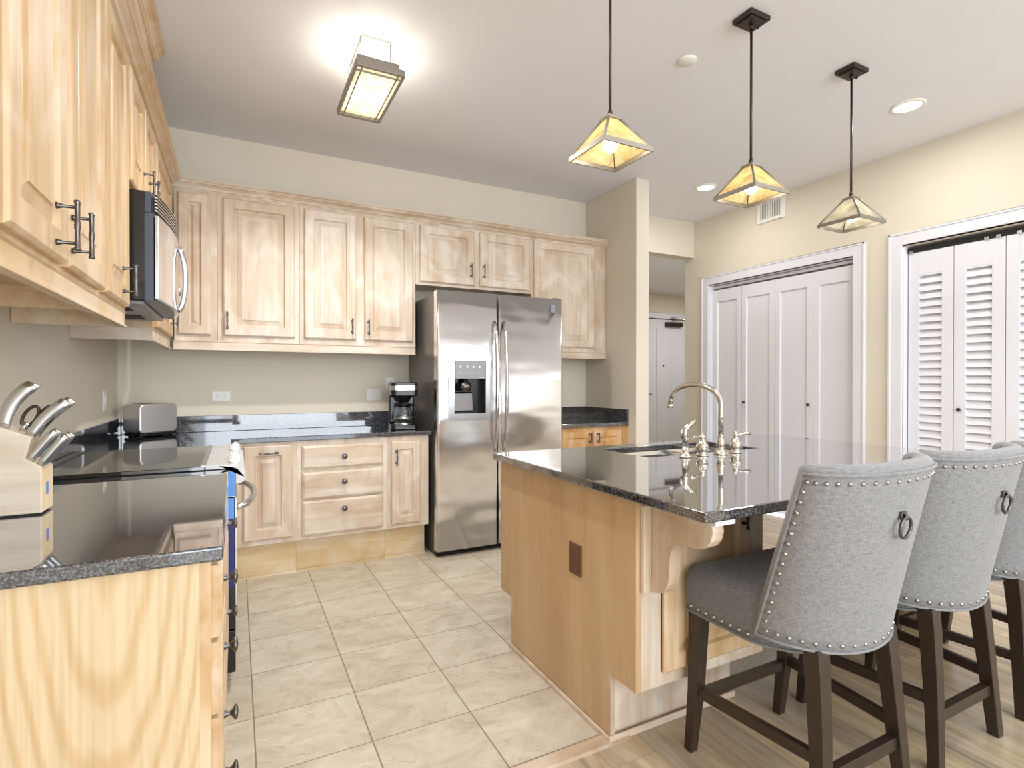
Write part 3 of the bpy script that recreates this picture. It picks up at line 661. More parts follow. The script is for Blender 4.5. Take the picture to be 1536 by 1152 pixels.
# back run: door / three drawers / narrow door
t = thing('base_cabinet', 'maple base cabinet with one door below the back counter, beside the range', 'cabinet', (0.17, 3.8, 0), 'maple base cabinets')
base_body(t, -0.024, 0.328, YBF, YW - 0.002, ZB, ZS0 - 0.001, 'maple')
d = raised_door(t, '-Y', YBF, 0.035, 0.302, 0.243, 0.802, 'maple'); pull(d, '-Y', YBF - 0.02, 0.173, 0.757, vertical=False)
obj('toe_kick', MB().box(-0.024, 0.328, 3.578, 3.60, 0, ZB).box(-0.024, 0.328, 3.568, 3.578, 0, 0.014), 'kick', t)
t = thing('base_cabinet', 'maple base cabinet with three drawers and round knobs', 'cabinet', (0.6, 3.8, 0), 'maple base cabinets')
base_body(t, 0.329, 0.879, YBF, YW - 0.002, ZB, ZS0 - 0.001, 'maple')
for z0, z1, zk in ((0.643, 0.787, 0.714), (0.458, 0.624, 0.557), (0.235, 0.448, 0.388)):
    d = flat_front(t, '-Y', YBF, 0.356, 0.852, z0, z1); knob(d, '-Y', YBF - 0.02, 0.604, zk)
obj('toe_kick', MB().box(0.329, 0.879, 3.578, 3.60, 0, ZB).box(0.329, 0.879, 3.568, 3.578, 0, 0.014), 'kick', t)
t = thing('base_cabinet', 'narrow maple base cabinet with one door beside the refrigerator', 'cabinet', (1.02, 3.8, 0), 'maple base cabinets')
base_body(t, 0.880, 1.160, YBF, YW - 0.002, ZB, ZS0 - 0.001, 'maple')
d = raised_door(t, '-Y', YBF, 0.906, 1.101, 0.24, 0.786, 'maple', st=0.05); pull(d, '-Y', YBF - 0.02, 0.935, 0.684)
obj('toe_kick', MB().box(0.880, 1.155, 3.578, 3.60, 0, ZB).box(0.880, 1.155, 3.568, 3.578, 0, 0.014).box(1.12, 1.155, 3.60, 3.9, 0, ZB), 'kick', t)
# right of the fridge
t = thing('base_cabinet', 'amber maple base cabinet with two doors right of the refrigerator', 'cabinet', (2.52, 3.8, 0), 'maple base cabinets')
base_body(t, 2.20, 2.858, 3.50, YW - 0.002, ZB, ZS0 - 0.001, 'maple_dark')
for a, b, u in ((2.22, 2.50, 2.475), (2.52, 2.80, 2.55)):
    d = raised_door(t, '-Y', 3.50, a, b, 0.24, 0.79, 'maple_dark', st=0.05); pull(d, '-Y', 3.48, u, 0.735, L=0.08)
obj('toe_kick', MB().box(2.20, 2.858, 3.575, 3.60, 0, ZB), 'maple_dark', t)
# left run (face +X), first stack nearest the camera
XB = -0.047
t = thing('base_cabinet', 'maple base cabinet with four drawers at the near end of the left counter', 'cabinet', (-0.35, 1.42, 0), 'maple base cabinets')
obj('cabinet_body', MB().box(XL + 0.002, XB - 0.02, 1.266, 1.615, ZB, ZS0 - 0.001), 'maple_warm', t)
obj('side_panel', MB().box(XL + 0.002, XB - 0.02, 1.25, 1.266, 0, ZS0 - 0.001), 'end_panel', t)
obj('face_frame', MB().box(XB - 0.02, XB, 1.25, 1.615, ZB, ZS0 - 0.001).box(XB - 0.02, XB - 0.001, 1.25, 1.275, 0, ZB), 'maple_warm', t)
for z0, z1 in ((0.65, 0.80), (0.49, 0.64), (0.33, 0.48), (0.225, 0.32)):
    d = flat_front(t, '+X', XB, 1.275, 1.600, z0, z1, 'maple_y'); knob(d, '+X', XB + 0.02, 1.42, (z0 + z1) / 2)
obj('toe_kick', MB().box(XB - 0.10, XB - 0.08, 1.266, 1.615, 0, ZB), 'maple_y', t)
t = thing('base_cabinet', 'maple base cabinet with two wide drawers between drawer stack and range', 'cabinet', (-0.35, 1.95, 0), 'maple base cabinets')
obj('cabinet_body', MB().box(XL + 0.002, XB - 0.02, 1.616, 2.296, ZB, ZS0 - 0.001), 'maple_warm', t)
obj('face_frame', MB().box(XB - 0.02, XB, 1.616, 2.296, ZB, ZS0 - 0.001), 'maple_warm', t)
for z0, z1 in ((0.65, 0.80), (0.24, 0.64)):
    d = flat_front(t, '+X', XB, 1.636, 2.276, z0, z1, 'maple_y'); knob(d, '+X', XB + 0.02, 1.955, (z0 + z1) / 2)
obj('toe_kick', MB().box(XB - 0.10, XB - 0.08, 1.616, 2.296, 0, ZB), 'maple_y', t)
t = thing('base_cabinet', 'plain maple corner base cabinet between the range and the back run', 'cabinet', (-0.35, 3.5, 0), 'maple base cabinets')
obj('cabinet_body', MB().box(XL + 0.002, XB, 3.035, YW - 0.002, ZB, ZS0 - 0.001), 'maple', t)
obj('toe_kick', MB().box(XB - 0.10, XB - 0.08, 3.035, 3.6, 0, ZB), 'maple_y', t)

# ---------------------------------------------------------------- granite worktops
def poly_slab(pts, z0, z1): return MB().prism(pts, 'Z', z0, z1)
t = thing('worktop', 'grey granite worktop under the knife block, left of the range', 'worktop', (-0.35, 1.76, ZS0), 'granite worktops')
obj('slab', MB().box(XL + 0.001, -0.024, 1.232, 2.297, ZS0, ZS1), 'granite_l', t, bevel=0.005, seg=3)
obj('backsplash', MB().box(XL + 0.001, XL + 0.02, 1.232, 3.029, ZS1 + 0.0003, 0.956), 'granite_l', t, bevel=0.002)
t = thing('worktop', 'L-shaped grey granite worktop under the toaster and coffee maker', 'worktop', (0.3, 3.7, ZS0), 'granite worktops')
obj('slab', poly_slab([(XL + 0.001, 3.031), (-0.024, 3.031), (-0.024, 3.482), (1.172, 3.482), (1.172, YW - 0.001), (XL + 0.001, YW - 0.001)], ZS0, ZS1), 'granite_l', t, bevel=0.005, seg=3)
obj('backsplash', MB().box(XL + 0.021, 1.172, YW - 0.02, YW - 0.001, ZS1 + 0.0003, 0.956), 'granite_l', t, bevel=0.002)
obj('backsplash', MB().box(XL + 0.001, XL + 0.02, 3.03, YW - 0.021, ZS1 + 0.0003, 0.956), 'granite_l', t, bevel=0.002)
t = thing('worktop', 'small black granite worktop right of the refrigerator', 'worktop', (2.5, 3.8, ZS0), 'granite worktops')
obj('slab', MB().box(2.20, 2.8595, 3.477, YW - 0.001, ZS0, ZS1), 'granite', t, bevel=0.004, seg=3)
obj('backsplash', MB().box(2.20, 2.839, YW - 0.02, YW - 0.001, ZS1 + 0.0003, 0.953), 'granite', t, bevel=0.002)
obj('backsplash', MB().box(2.840, 2.8595, 3.477, YW - 0.001, ZS1 + 0.0003, 0.953), 'granite', t, bevel=0.002)

# ---------------------------------------------------------------- island
IX0, IX1, IY0, IY1 = 1.058, 2.983, 0.986, 2.259
PX = 1.09
t = thing('island_cabinet', 'tan maple kitchen island base with a scrolled corbel on its corner', 'kitchen island', (1.38, 1.76, 0))
# end panel with its two toe notches, thickness along X
obj('end_panel', MB().prism([(1.29, 0.222), (1.426, 0.222), (1.426, 0.0), (2.114, 0.0), (2.114, 0.222), (2.232, 0.222), (2.232, ZS0 - 0.001), (1.29, ZS0 - 0.001)], 'X', PX, PX + 0.02), 'panel', t)
obj('notch_edge', MB().box(PX - 0.001, PX + 0.019, 1.414, 1.4255, 0, 0.222).box(PX - 0.001, PX + 0.019, 2.1145, 2.126, 0, 0.222), 'strip', t)
obj('cabinet_body', MB().prism([(PX + 0.021, 0.222), (1.665, 0.222), (1.665, 0.60), (1.58, 0.66), (1.58, ZS0 - 0.001), (PX + 0.021, ZS0 - 0.001)], 'Y', 1.31, 2.225).box(1.581, 1.665, 1.31, 1.79, 0.60, ZS0 - 0.001), 'maple_dark', t)
obj('face_frame', MB().box(PX + 0.021, 1.19, 1.29, 1.309, 0.222, ZS0 - 0.001).box(1.595, 1.665, 1.29, 1.309, 0.222, ZS0 - 0.001).box(1.19, 1.595, 1.29, 1.309, 0.222, 0.265).box(1.19, 1.595, 1.29, 1.309, 0.79, ZS0 - 0.001), 'maple', t)
d = raised_door(t, '-Y', 1.29, 1.195, 1.585, 0.262, 0.800, 'maple_warm', st=0.055, t=0.016); pull(d, '-Y', 1.274, 1.545, 0.745, mat='black_m', L=0.13, off=0.02)
obj('toe_kick', MB().box(PX + 0.021, 1.665, 1.43, 1.45, 0, 0.222), 'maple', t)
obj('toe_kick', MB().box(PX + 0.021, 1.665, 2.09, 2.11, 0, 0.222), 'maple', t)
obj('shoe_moulding', MB().box(PX - 0.012, 1.665, 1.404, 1.4135, 0, 0.022).box(PX - 0.012, PX - 0.0012, 1.4135, 2.126, 0, 0.018), 'maple_h', t, bevel=0.003)
obj('corbel_plate', MB().box(PX + 0.016, 1.205, 1.272, 1.2895, 0.532, ZS0 - 0.018), 'maple', t, bevel=0.002)
cp = [(1.2715, 0.80), (1.035, 0.80), (1.032, 0.775), (1.038, 0.752), (1.052, 0.734), (1.072, 0.722), (1.095, 0.716), (1.118, 0.716), (1.138, 0.716), (1.158, 0.711), (1.174, 0.700), (1.185, 0.684), (1.191, 0.662), (1.193, 0.635), (1.194, 0.605), (1.200, 0.580), (1.212, 0.560), (1.230, 0.545), (1.250, 0.538), (1.2715, 0.537)]
obj('corbel', MB().prism(cp, 'X', 1.135, 1.178), 'maple', t, bevel=0.002)
obj('corbel_cap', MB().box(1.120, 1.195, 1.010, 1.2715, 0.8005, ZS0 - 0.001), 'white', t)
obj('end_support', MB().box(2.90, 2.925, 1.31, 2.05, 0.0, ZS0 - 0.001), 'panel', t)
t = thing('island_worktop', 'black granite island worktop with a sink cutout and overhanging bar edge', 'worktop', ((IX0 + IX1) / 2, (IY0 + IY1) / 2, ZS0))
SX0, SX1, SY0, SY1 = 1.60, 2.315, 1.815, 2.155
def holed(x, y, z0, z1):
    mb = MB(); idx = {}
    vs = [(x[i], y[j], z) for z in (z0, z1) for j in range(4) for i in range(4)]
    q = lambda k, i, j: k * 16 + j * 4 + i
    fs = [(q(k, i, j), q(k, i + 1, j), q(k, i + 1, j + 1), q(k, i, j + 1)) for k in (0, 1) for i in range(3) for j in range(3) if not (i == 1 and j == 1)]
    for i in range(3): fs += [(q(0, i, 0), q(0, i + 1, 0), q(1, i + 1, 0), q(1, i, 0)), (q(0, i, 3), q(0, i + 1, 3), q(1, i + 1, 3), q(1, i, 3)), (q(0, 0, i), q(0, 0, i + 1), q(1, 0, i + 1), q(1, 0, i)), (q(0, 3, i), q(0, 3, i + 1), q(1, 3, i + 1), q(1, 3, i))]
    for a, b in (((1, 1), (2, 1)), ((2, 1), (2, 2)), ((2, 2), (1, 2)), ((1, 2), (1, 1))): fs.append((q(0, *a), q(0, *b), q(1, *b), q(1, *a)))
    return mb.add(vs, fs)
obj('slab', holed([IX0, SX0, SX1, IX1], [IY0, SY0, SY1, IY1], ZS0, ZS1), 'granite', t, bevel=0.005, seg=3)
# outlet on the end panel
outlet('island_outlet', 'brown double outlet on the end panel of the island', (PX - 0.0003, 1.618, 0.541), '-X', 0.075, 0.112, 'brown')
# sink
t = thing('sink', 'double-bowl stainless undermount sink set in the island worktop', 'sink', ((SX0 + SX1) / 2, (SY0 + SY1) / 2, 0.64))
for x0, x1 in ((SX0 - 0.004, 1.99), (2.015, SX1 + 0.004)):
    R = lambda i, z: (x0 + i, x1 - i, SY0 - 0.004 + i, SY1 + 0.004 - i, z)
    rr = [R(-0.006, ZS0 - 0.0008), R(0.004, ZS0 - 0.0008), R(0.010, ZS0 - 0.02), R(0.014, 0.70), R(0.03, 0.68), R(0.10, 0.675)]
    mb = MB(); vs = []
    for u0, u1, v0, v1, z in rr: vs += [(u0, v0, z), (u1, v0, z), (u1, v1, z), (u0, v1, z)]
    fs = [(4 * i + k, 4 * i + (k + 1) % 4, 4 * i + 4 + (k + 1) % 4, 4 * i + 4 + k) for i in range(len(rr) - 1) for k in range(4)] + [tuple(range(4 * len(rr) - 4, 4 * len(rr)))]
    mb.add(vs, fs)
    bw = obj('bowl', mb, 'steel_s', t)
    obj('drain', MB().lathe([(0.0005, 0.002), (0.03, 0.002), (0.04, 0.004), (0.042, 0.001)], ((x0 + x1) / 2, (SY0 + SY1) / 2, 0.675), 'Z', 18), 'chrome', bw)
# faucet
t = thing('faucet', 'satin nickel gooseneck faucet with two lever handles on the island', 'faucet', (1.968, 1.745, ZS1))
obj('base', MB().lathe([(0.0005, 0), (0.031, 0), (0.031, 0.006), (0.024, 0.012), (0.018, 0.02), (0.017, 0.034), (0.021, 0.044), (0.021, 0.054), (0.0165, 0.066), (0.014, 0.085), (0.016, 0.09), (0.0005, 0.09)], (1.968, 1.745, ZS1), 'Z', 22), 'nickel', t)
path = [(1.968, 1.745, ZS1 + 0.085), (1.968, 1.745, 1.02), (1.968, 1.745, 1.08)]
for i in range(1, 15):
    a = PI * i / 15 * 0.97
    path.append((1.968, 1.745 + 0.160 * (1 - math.cos(a)), 1.08 + 0.088 * math.sin(a)))
path.append((1.968, 2.068, 1.066))
obj('spout', MB().tube(path, [0.0125] * 3 + [0.0125] * 10 + [0.0115] * 4 + [0.011], 14).lathe([(0.011, 0.0), (0.019, -0.006), (0.020, -0.012), (0.014, -0.020), (0.0005, -0.021)], (1.968, 2.068, 1.068), 'Z', 16), 'nickel', t)
for x, s in ((1.852, -1), (2.066, 1)):
    h = obj('handle', MB().lathe([(0.0005, 0), (0.028, 0), (0.028, 0.005), (0.021, 0.010), (0.024, 0.022), (0.028, 0.036), (0.026, 0.050), (0.018, 0.062), (0.012, 0.070), (0.013, 0.078), (0.013, 0.090), (0.006, 0.098), (0.0005, 0.102)], (x, 1.745, ZS1), 'Z', 22), 'nickel', t)
    obj('lever', MB().tube([(x, 1.745, ZS1 + 0.084), (x + s * 0.03, 1.738, ZS1 + 0.087), (x + s * 0.06, 1.732, ZS1 + 0.088), (x + s * 0.078, 1.728, ZS1 + 0.088)], [0.006, 0.005, 0.0075, 0.007], 10), 'nickel', h)
t = thing('side_sprayer', 'satin nickel side sprayer left of the faucet on the island', 'sprayer', (1.750, 1.745, ZS1))
obj('holder', MB().lathe([(0.0005, 0), (0.029, 0), (0.029, 0.006), (0.021, 0.012), (0.015, 0.02), (0.015, 0.05), (0.0005, 0.05)], (1.750, 1.745, ZS1), 'Z', 20), 'nickel', t)
obj('spray_head', MB().tube([(1.750, 1.745, ZS1 + 0.04), (1.750, 1.745, ZS1 + 0.09), (1.748, 1.747, ZS1 + 0.118), (1.762, 1.742, ZS1 + 0.138), (1.795, 1.73, ZS1 + 0.158)], [0.014, 0.015, 0.0155, 0.013, 0.011], 12), 'nickel', t)
obj('trigger', MB().tube([(1.738, 1.75, ZS1 + 0.125), (1.730, 1.752, ZS1 + 0.105), (1.733, 1.751, ZS1 + 0.08)], [0.006, 0.005, 0.004], 8), 'steel_s', t)

# ---------------------------------------------------------------- refrigerator
FX0, FX1, FY = 1.187, 2.168, 3.388
t = thing('refrigerator', 'stainless side-by-side refrigerator with a water dispenser in its left door', 'refrigerator', ((FX0 + FX1) / 2, 3.7, 0))
obj('cabinet_body', MB().box(FX0 + 0.006, FX1 - 0.006, FY + 0.085, YW - 0.03, 0.02, 1.775), 'fridge_side', t, bevel=0.004)
def door_mesh(x0, x1, hole=None):
    """slightly bowed door front with rounded edges"""
    n = 24; mb = MB(); z0, z1 = 0.045, 1.79
    xm = (FX0 + FX1) / 2; hw = (FX1 - FX0) / 2
    def front(x):
        u = (x - x0) / (x1 - x0); e = min(u, 1 - u) * (x1 - x0)
        rr = 0.016; ed = 0 if e > rr else rr - math.sqrt(max(0, rr * rr - (rr - e) ** 2))
        return FY + 0.006 * ((x - xm) / hw) ** 2 + ed * 0.9
    xs = sorted(set([x0, x0 + 0.001, x0 + 0.003, x0 + 0.006, x0 + 0.010, x0 + 0.016, x1 - 0.016, x1 - 0.010, x1 - 0.006, x1 - 0.003, x1 - 0.001, x1] + [x0 + (x1 - x0) * i / n for i in range(1, n)] + (list(hole[:2]) if hole else [])))
    zs = sorted(set([z0, z1] + (list(hole[2:]) if hole else [])))
    vs = [(x, front(x), z) for z in zs for x in xs] ; nx = len(xs); fs = []
    for j in range(len(zs) - 1):
        for i in range(nx - 1):
            if hole and hole[0] - 1e-6 <= xs[i] and xs[i + 1] <= hole[1] + 1e-6 and hole[2] - 1e-6 <= zs[j] and zs[j + 1] <= hole[3] + 1e-6: continue
            fs.append((j * nx + i, j * nx + i + 1, (j + 1) * nx + i + 1, (j + 1) * nx + i))
    mb.add(vs, fs, True)
    yb = FY + 0.075
    mb.add([(x0, front(x0), z0), (x0, yb, z0), (x0, yb, z1), (x0, front(x0), z1)], [(0, 1, 2, 3)]).add([(x1, front(x1), z0), (x1, yb, z0), (x1, yb, z1), (x1, front(x1), z1)], [(0, 1, 2, 3)])
    mb.add([(x0, yb, z0), (x1, yb, z0), (x1, yb, z1), (x0, yb, z1)], [(0, 1, 2, 3)])
    for z in (z0, z1): mb.add([(x, front(x), z) for x in xs] + [(x1, yb, z), (x0, yb, z)], [tuple(range(nx + 2))])
    return mb
SP = 1.631
HX0, HX1, HZ0, HZ1 = 1.300, 1.535, 0.962, 1.322
ld = obj('door', door_mesh(FX0, SP - 0.003, (HX0, HX1, HZ0, HZ1)), 'steel', t)
rd = obj('door', door_mesh(SP + 0.003, FX1), 'steel', t)
dp = obj('dispenser_frame', MB(), 'steel_s', ld) if False else None
mb = MB(); f = lambda u, v, wv: (u, FY + 0.002 - wv, v)
for (a, b, c_, d_) in ((1.262, HX0 + 0.002, 0.916, 1.338), (HX1 - 0.002, 1.575, 0.916, 1.338), (HX0 + 0.002, HX1 - 0.002, 0.916, HZ0 + 0.002), (HX0 + 0.002, HX1 - 0.002, HZ1 - 0.002, 1.338)):
    mb.rings([(a, b, c_, d_, 0), (a, b, c_, d_, 0.011)], f)
fr = obj('dispenser_frame', mb, M['steel_s'], ld)
obj('control_panel', MB().box(1.308, 1.530, FY - 0.0105, FY + 0.003, 1.200, 1.318), 'grey_panel', fr, bevel=0.002)
ic = MB()
for i, x in enumerate((1.345, 1.395, 1.440, 1.485)):
    ic.box(x - 0.006, x + 0.006, FY - 0.0111, FY - 0.0103, 1.275, 1.287)
    ic.box(x - 0.014, x + 0.014, FY - 0.0111, FY - 0.0103, 1.238, 1.241)
ic.box(1.485, 1.52, FY - 0.0111, FY - 0.0103, 1.208, 1.212)
obj('icons', ic, 'plate', fr)
obj('cavity', MB().box(HX0, HX0 + 0.004, FY + 0.003, FY + 0.072, HZ0, HZ1).box(HX1 - 0.004, HX1, FY + 0.003, FY + 0.072, HZ0, HZ1).box(HX0, HX1, FY + 0.068, FY + 0.072, HZ0, HZ1).box(HX0, HX1, FY + 0.003, FY + 0.072, HZ0, HZ0 + 0.004).box(HX0, HX1, FY + 0.003, FY + 0.072, HZ1 - 0.004, HZ1), 'black', fr)
obj('paddle', MB().prism([(FY + 0.035, 0.975), (FY + 0.03, 0.98), (FY + 0.045, 1.10), (FY + 0.06, 1.11), (FY + 0.06, 0.975)], 'X', 1.318, 1.455), 'pewter', fr, bevel=0.006)
obj('nozzle', MB().lathe([(0.022, 0.03), (0.024, 0.0), (0.042, -0.012), (0.05, -0.035), (0.04, -0.06), (0.02, -0.066), (0.0005, -0.066)], (1.392, FY + 0.035, 1.180), 'Z', 18), 'pewter', fr)
for x, d in ((1.600, ld), (1.672, rd)):
    pts = []; rs = []
    for i in range(17):
        u = i / 16; z = 0.695 + u * 0.905
        pts.append((x, FY - 0.004 - 0.052 * math.sin(PI * u) ** 0.45, z)); rs.append(0.011 + 0.004 * math.sin(PI * u))
    obj('handle', MB().tube(pts, rs, 12), 'chrome', d)
obj('badge', MB().box(2.066, 2.100, FY - 0.001, FY + 0.006, 1.69, 1.745), 'grey_panel', rd)
obj('kick_grille', MB().box(FX0 + 0.01, FX1 - 0.01, FY + 0.05, FY + 0.084, 0.004, 0.042).box(FX0 + 0.02, FX1 - 0.02, FY + 0.042, FY + 0.05, 0.012, 0.018).box(FX0 + 0.02, FX1 - 0.02, FY + 0.042, FY + 0.05, 0.026, 0.032), 'black_m', t)
for x in (FX0 + 0.04, FX1 - 0.04): obj('hinge_cover', MB().box(x - 0.03, x + 0.03, FY + 0.02, FY + 0.11, 1.7755, 1.80), 'black', t, bevel=0.004)

# ---------------------------------------------------------------- microwave
MY0, MY1, MZ0, MZ1 = 2.335, 2.998, 1.477, 1.872
t = thing('microwave', 'stainless over-the-range microwave with a bowed handle', 'microwave', (-0.48, 2.66, MZ0))
obj('case', MB().box(XL + 0.001, -0.292, MY0, MY1, MZ0, MZ1), 'black', t, bevel=0.002)
def bow(u): return -0.250 + 0.030 * math.sin(PI * u)
def bowed(mb, z0, z1, back, n=16, extra=0.0):
    rows = []
    A = [(bow(i / n) + extra, MY0 + (MY1 - MY0) * i / n) for i in range(n + 1)]
    pts = A + [(back, MY1), (back, MY0)]
    return mb.prism(pts, 'Z', z0, z1)
obj('front_shell', bowed(MB(), MZ0, MZ1 - 0.078, -0.2915, extra=-0.016), 'slate', t)
obj('door', bowed(MB(), MZ0 + 0.004, MZ1 - 0.085, -0.262, extra=0.0), 'chrome', t, bevel=0.002)
mb = MB()
bowed(mb, MZ1 - 0.076, MZ1 - 0.002, -0.291, extra=-0.024)
g = obj('vent_grille', mb, 'slate', t)
mb = MB()
for i in range(6): bowed(mb, MZ1 - 0.071 + i * 0.012, MZ1 - 0.065 + i * 0.012, -0.262, extra=-0.004)
obj('vent_slats', mb, 'steel_s', g)
# oval bow handle standing off the door near its far end
ho = []; yc = 2.70; zc = 1.618; xb = bow((yc - MY0) / (MY1 - MY0))
for i in range(13):
    a = -PI / 2 + PI * i / 12
    ho.append((xb - 0.002 + 0.030 * math.cos(a), yc, zc + 0.135 * math.sin(a)))
obj('handle', MB().tube(ho, [0.008] + [0.011] * 11 + [0.008], 12), 'chrome', t)
obj('control_knob', MB().lathe([(0.022, 0), (0.022, 0.016), (0.018, 0.02), (0.0005, 0.02)], (bow(0.88) - 0.006, MY0 + 0.88 * (MY1 - MY0), 1.60), 'X', 18), 'steel_s', t)
obj('vent_base', MB().box(XL + 0.05, -0.30, MY0 + 0.02, MY1 - 0.02, MZ0 - 0.014, MZ0 - 0.0005), 'grey_panel', t, bevel=0.003)
mb = MB()
for y in (2.42, 2.74): mb.box(-0.52, -0.36, y, y + 0.16, MZ0 - 0.017, MZ0 - 0.0145)
obj('grease_filter', mb, 'black_m', t)

# ---------------------------------------------------------------- range
RY0, RY1 = 2.302, 3.026
t = thing('range', 'slide-in range with a black glass cooktop between the left counters', 'range', (-0.33, 2.66, 0))
obj('body', MB().box(XL + 0.03, -0.035, RY0 + 0.003, RY1 - 0.003, 0.05, 0.848), 'range_white', t)
ck = obj('cooktop', MB().box(XL + 0.03, -0.105, RY0 - 0.003, RY1 + 0.003, 0.8515, 0.866), 'cooktop', t, bevel=0.002)
obj('rear_rim', MB().box(XL + 0.025, XL + 0.055, RY0, RY1, 0.8662, 0.872), 'black', ck)
obj('front_rim', MB().box(-0.118, -0.104, RY0, RY1, 0.8662, 0.8685), 'steel_s', ck)
# curved control panel nose
np_ = [(-0.104, 0.8515), (-0.104, 0.868), (-0.06, 0.868), (-0.02, 0.862), (0.012, 0.848), (0.030, 0.832), (0.032, 0.815), (0.026, 0.800), (0.012, 0.792), (-0.003, 0.790), (-0.003, 0.8515)]
cp_ = obj('control_panel', MB().prism(np_, 'Y', RY0, RY1), 'range_white', t, bevel=0.003)
for y in (2.40, 2.50, 2.83, 2.93):
    kb = MB().lathe([(0.022, 0), (0.022, 0.006), (0.017, 0.012), (0.015, 0.028), (0.0005, 0.030)], (0, 0, 0), 'Z', 16)
    R_ = Matrix.Rotation(math.radians(38), 3, 'Y')
    kb.v = [tuple(R_ @ Vector(v) + Vector((-0.012, y, 0.860))) for v in kb.v]
    obj('control_knob', kb, 'plate', cp_)
obj('side_reflection', MB().box(-0.030, -0.0035, RY0 + 0.001, RY0 + 0.006, 0.745, 0.848), 'blue', t)  # thin strip carrying the painted blue reflection
obj('front_fascia', MB().box(-0.0345, -0.0032, RY0 + 0.0065, RY1 - 0.0065, 0.742, 0.789), 'steel_s', t)
dr = obj('oven_door', MB().box(-0.0345, -0.004, RY0 + 0.006, RY1 - 0.006, 0.235, 0.738), 'black', t, bevel=0.003)
obj('door_edge_reflection', MB().box(-0.030, -0.008, RY0 + 0.002, RY0 + 0.0058, 0.66, 0.738), 'blue', dr)  # upper part of the reflection painted on the door edge
obj('door_edge_reflection', MB().box(-0.030, -0.008, RY0 + 0.002, RY0 + 0.0058, 0.40, 0.658), 'navy', dr)  # lower, darker part of that painted reflection
obj('door_frame', MB().box(-0.0038, 0.0, RY0 + 0.006, RY1 - 0.006, 0.235, 0.27).box(-0.0038, 0.0, RY0 + 0.006, RY1 - 0.006, 0.65, 0.738).box(-0.0038, 0.0, RY0 + 0.006, RY0 + 0.07, 0.27, 0.65).box(-0.0038, 0.0, RY1 - 0.07, RY1 - 0.006, 0.27, 0.65), 'steel_s', dr)
hp = []
for i in range(17):
    u = i / 16; hp.append((-0.002 + 0.072 * math.sin(PI * u) ** 0.5, RY0 + 0.06 + u * (RY1 - RY0 - 0.12), 0.690))
obj('handle', MB().tube(hp, 0.013, 12), 'steel_s', dr)
obj('storage_drawer', MB().box(-0.0345, -0.004, RY0 + 0.006, RY1 - 0.006, 0.07, 0.23), 'black', t, bevel=0.003)
obj('foot_base', MB().box(XL + 0.06, -0.08, RY0 + 0.03, RY1 - 0.03, 0.0, 0.0495), 'black_m', t)

# ---------------------------------------------------------------- toaster
tx, ty = -0.465, 3.928
t = thing('toaster', 'brushed steel two-slice toaster in the corner of the back counter', 'toaster', (tx, ty, ZS1))
def rrect(hx, hy, r, n=6):
    pts = []
    for cx, cy, a0 in ((hx - r, hy - r, 0), (-hx + r, hy - r, 90), (-hx + r, -hy + r, 180), (hx - r, -hy + r, 270)):
        for i in range(n + 1):
            a = math.radians(a0 + 90 * i / n); pts.append((cx + r * math.cos(a), cy + r * math.sin(a)))
    return pts
prof = [(-0.075, 0.022), (-0.078, 0.03), (-0.078, 0.165), (-0.072, 0.185), (-0.060, 0.196), (0.060, 0.196), (0.072, 0.185), (0.078, 0.165), (0.078, 0.03), (0.075, 0.022)]
obj('shell', MB().prism([(tx + a, ZS1 + b) for a, b in rrect(0.112, 0.085, 0.03)] if False else [(tx + a, ZS1 + 0.109 + b) for a, b in rrect(0.118, 0.088, 0.028)], 'Y', ty - 0.075, ty + 0.075), 'steel_t', t, bevel=0.010, seg=4)
obj('base', MB().box(tx - 0.112, tx + 0.112, ty - 0.07, ty + 0.07, ZS1 + 0.006, ZS1 + 0.024), 'black', t, bevel=0.003)
for sx in (-1, 1):
    for sy in (-1, 1): obj('foot', MB().lathe([(0.0005, 0), (0.010, 0), (0.010, 0.007)], (tx + sx * 0.09, ty + sy * 0.05, ZS1), 'Z', 10), 'black', t)
obj('slot', MB().box(tx - 0.085, tx + 0.085, ty - 0.032, ty - 0.014, ZS1 + 0.190, ZS1 + 0.1985).box(tx - 0.085, tx + 0.085, ty + 0.014, ty + 0.032, ZS1 + 0.190, ZS1 + 0.1985), 'black_m', t)
obj('lever', MB().box(tx + 0.118, tx + 0.135, ty - 0.015, ty + 0.015, ZS1 + 0.12, ZS1 + 0.13), 'black', t)
obj('power_cord', MB().tube([(tx - 0.10, ty - 0.02, ZS1 + 0.015), (tx - 0.135, ty - 0.03, ZS1 + 0.006), (tx - 0.15, ty - 0.09, ZS1 + 0.004), (tx - 0.16, ty - 0.18, ZS1 + 0.005)], 0.004, 6), 'black', t)
t.rotation_euler = (0, 0, math.radians(42))

# ---------------------------------------------------------------- coffee maker
cx, cy = 1.045, 3.72
t = thing('coffee_maker', 'black drip coffee maker with a glass carafe beside the refrigerator', 'coffee maker', (cx, cy, ZS1))
obj('base', MB().prism([(cx + a, cy + b) for a, b in rrect(0.092, 0.115, 0.03)], 'Z', ZS1 + 0.001, ZS1 + 0.035), 'black', t, bevel=0.004)
obj('warming_plate', MB().lathe([(0.0005, 0), (0.062, 0), (0.066, -0.004), (0.066, -0.008)], (cx, cy - 0.035, ZS1 + 0.044), 'Z', 28), 'steel_s', t)
obj('tower', MB().box(cx - 0.088, cx + 0.088, cy + 0.045, cy + 0.112, ZS1 + 0.0355, ZS1 + 0.23), 'black', t, bevel=0.01, seg=3)
hd_ = obj('brew_head', MB().prism([(cx + a, cy + b) for a, b in rrect(0.092, 0.112, 0.035)], 'Z', ZS1 + 0.2305, ZS1 + 0.325), 'black', t, bevel=0.006)
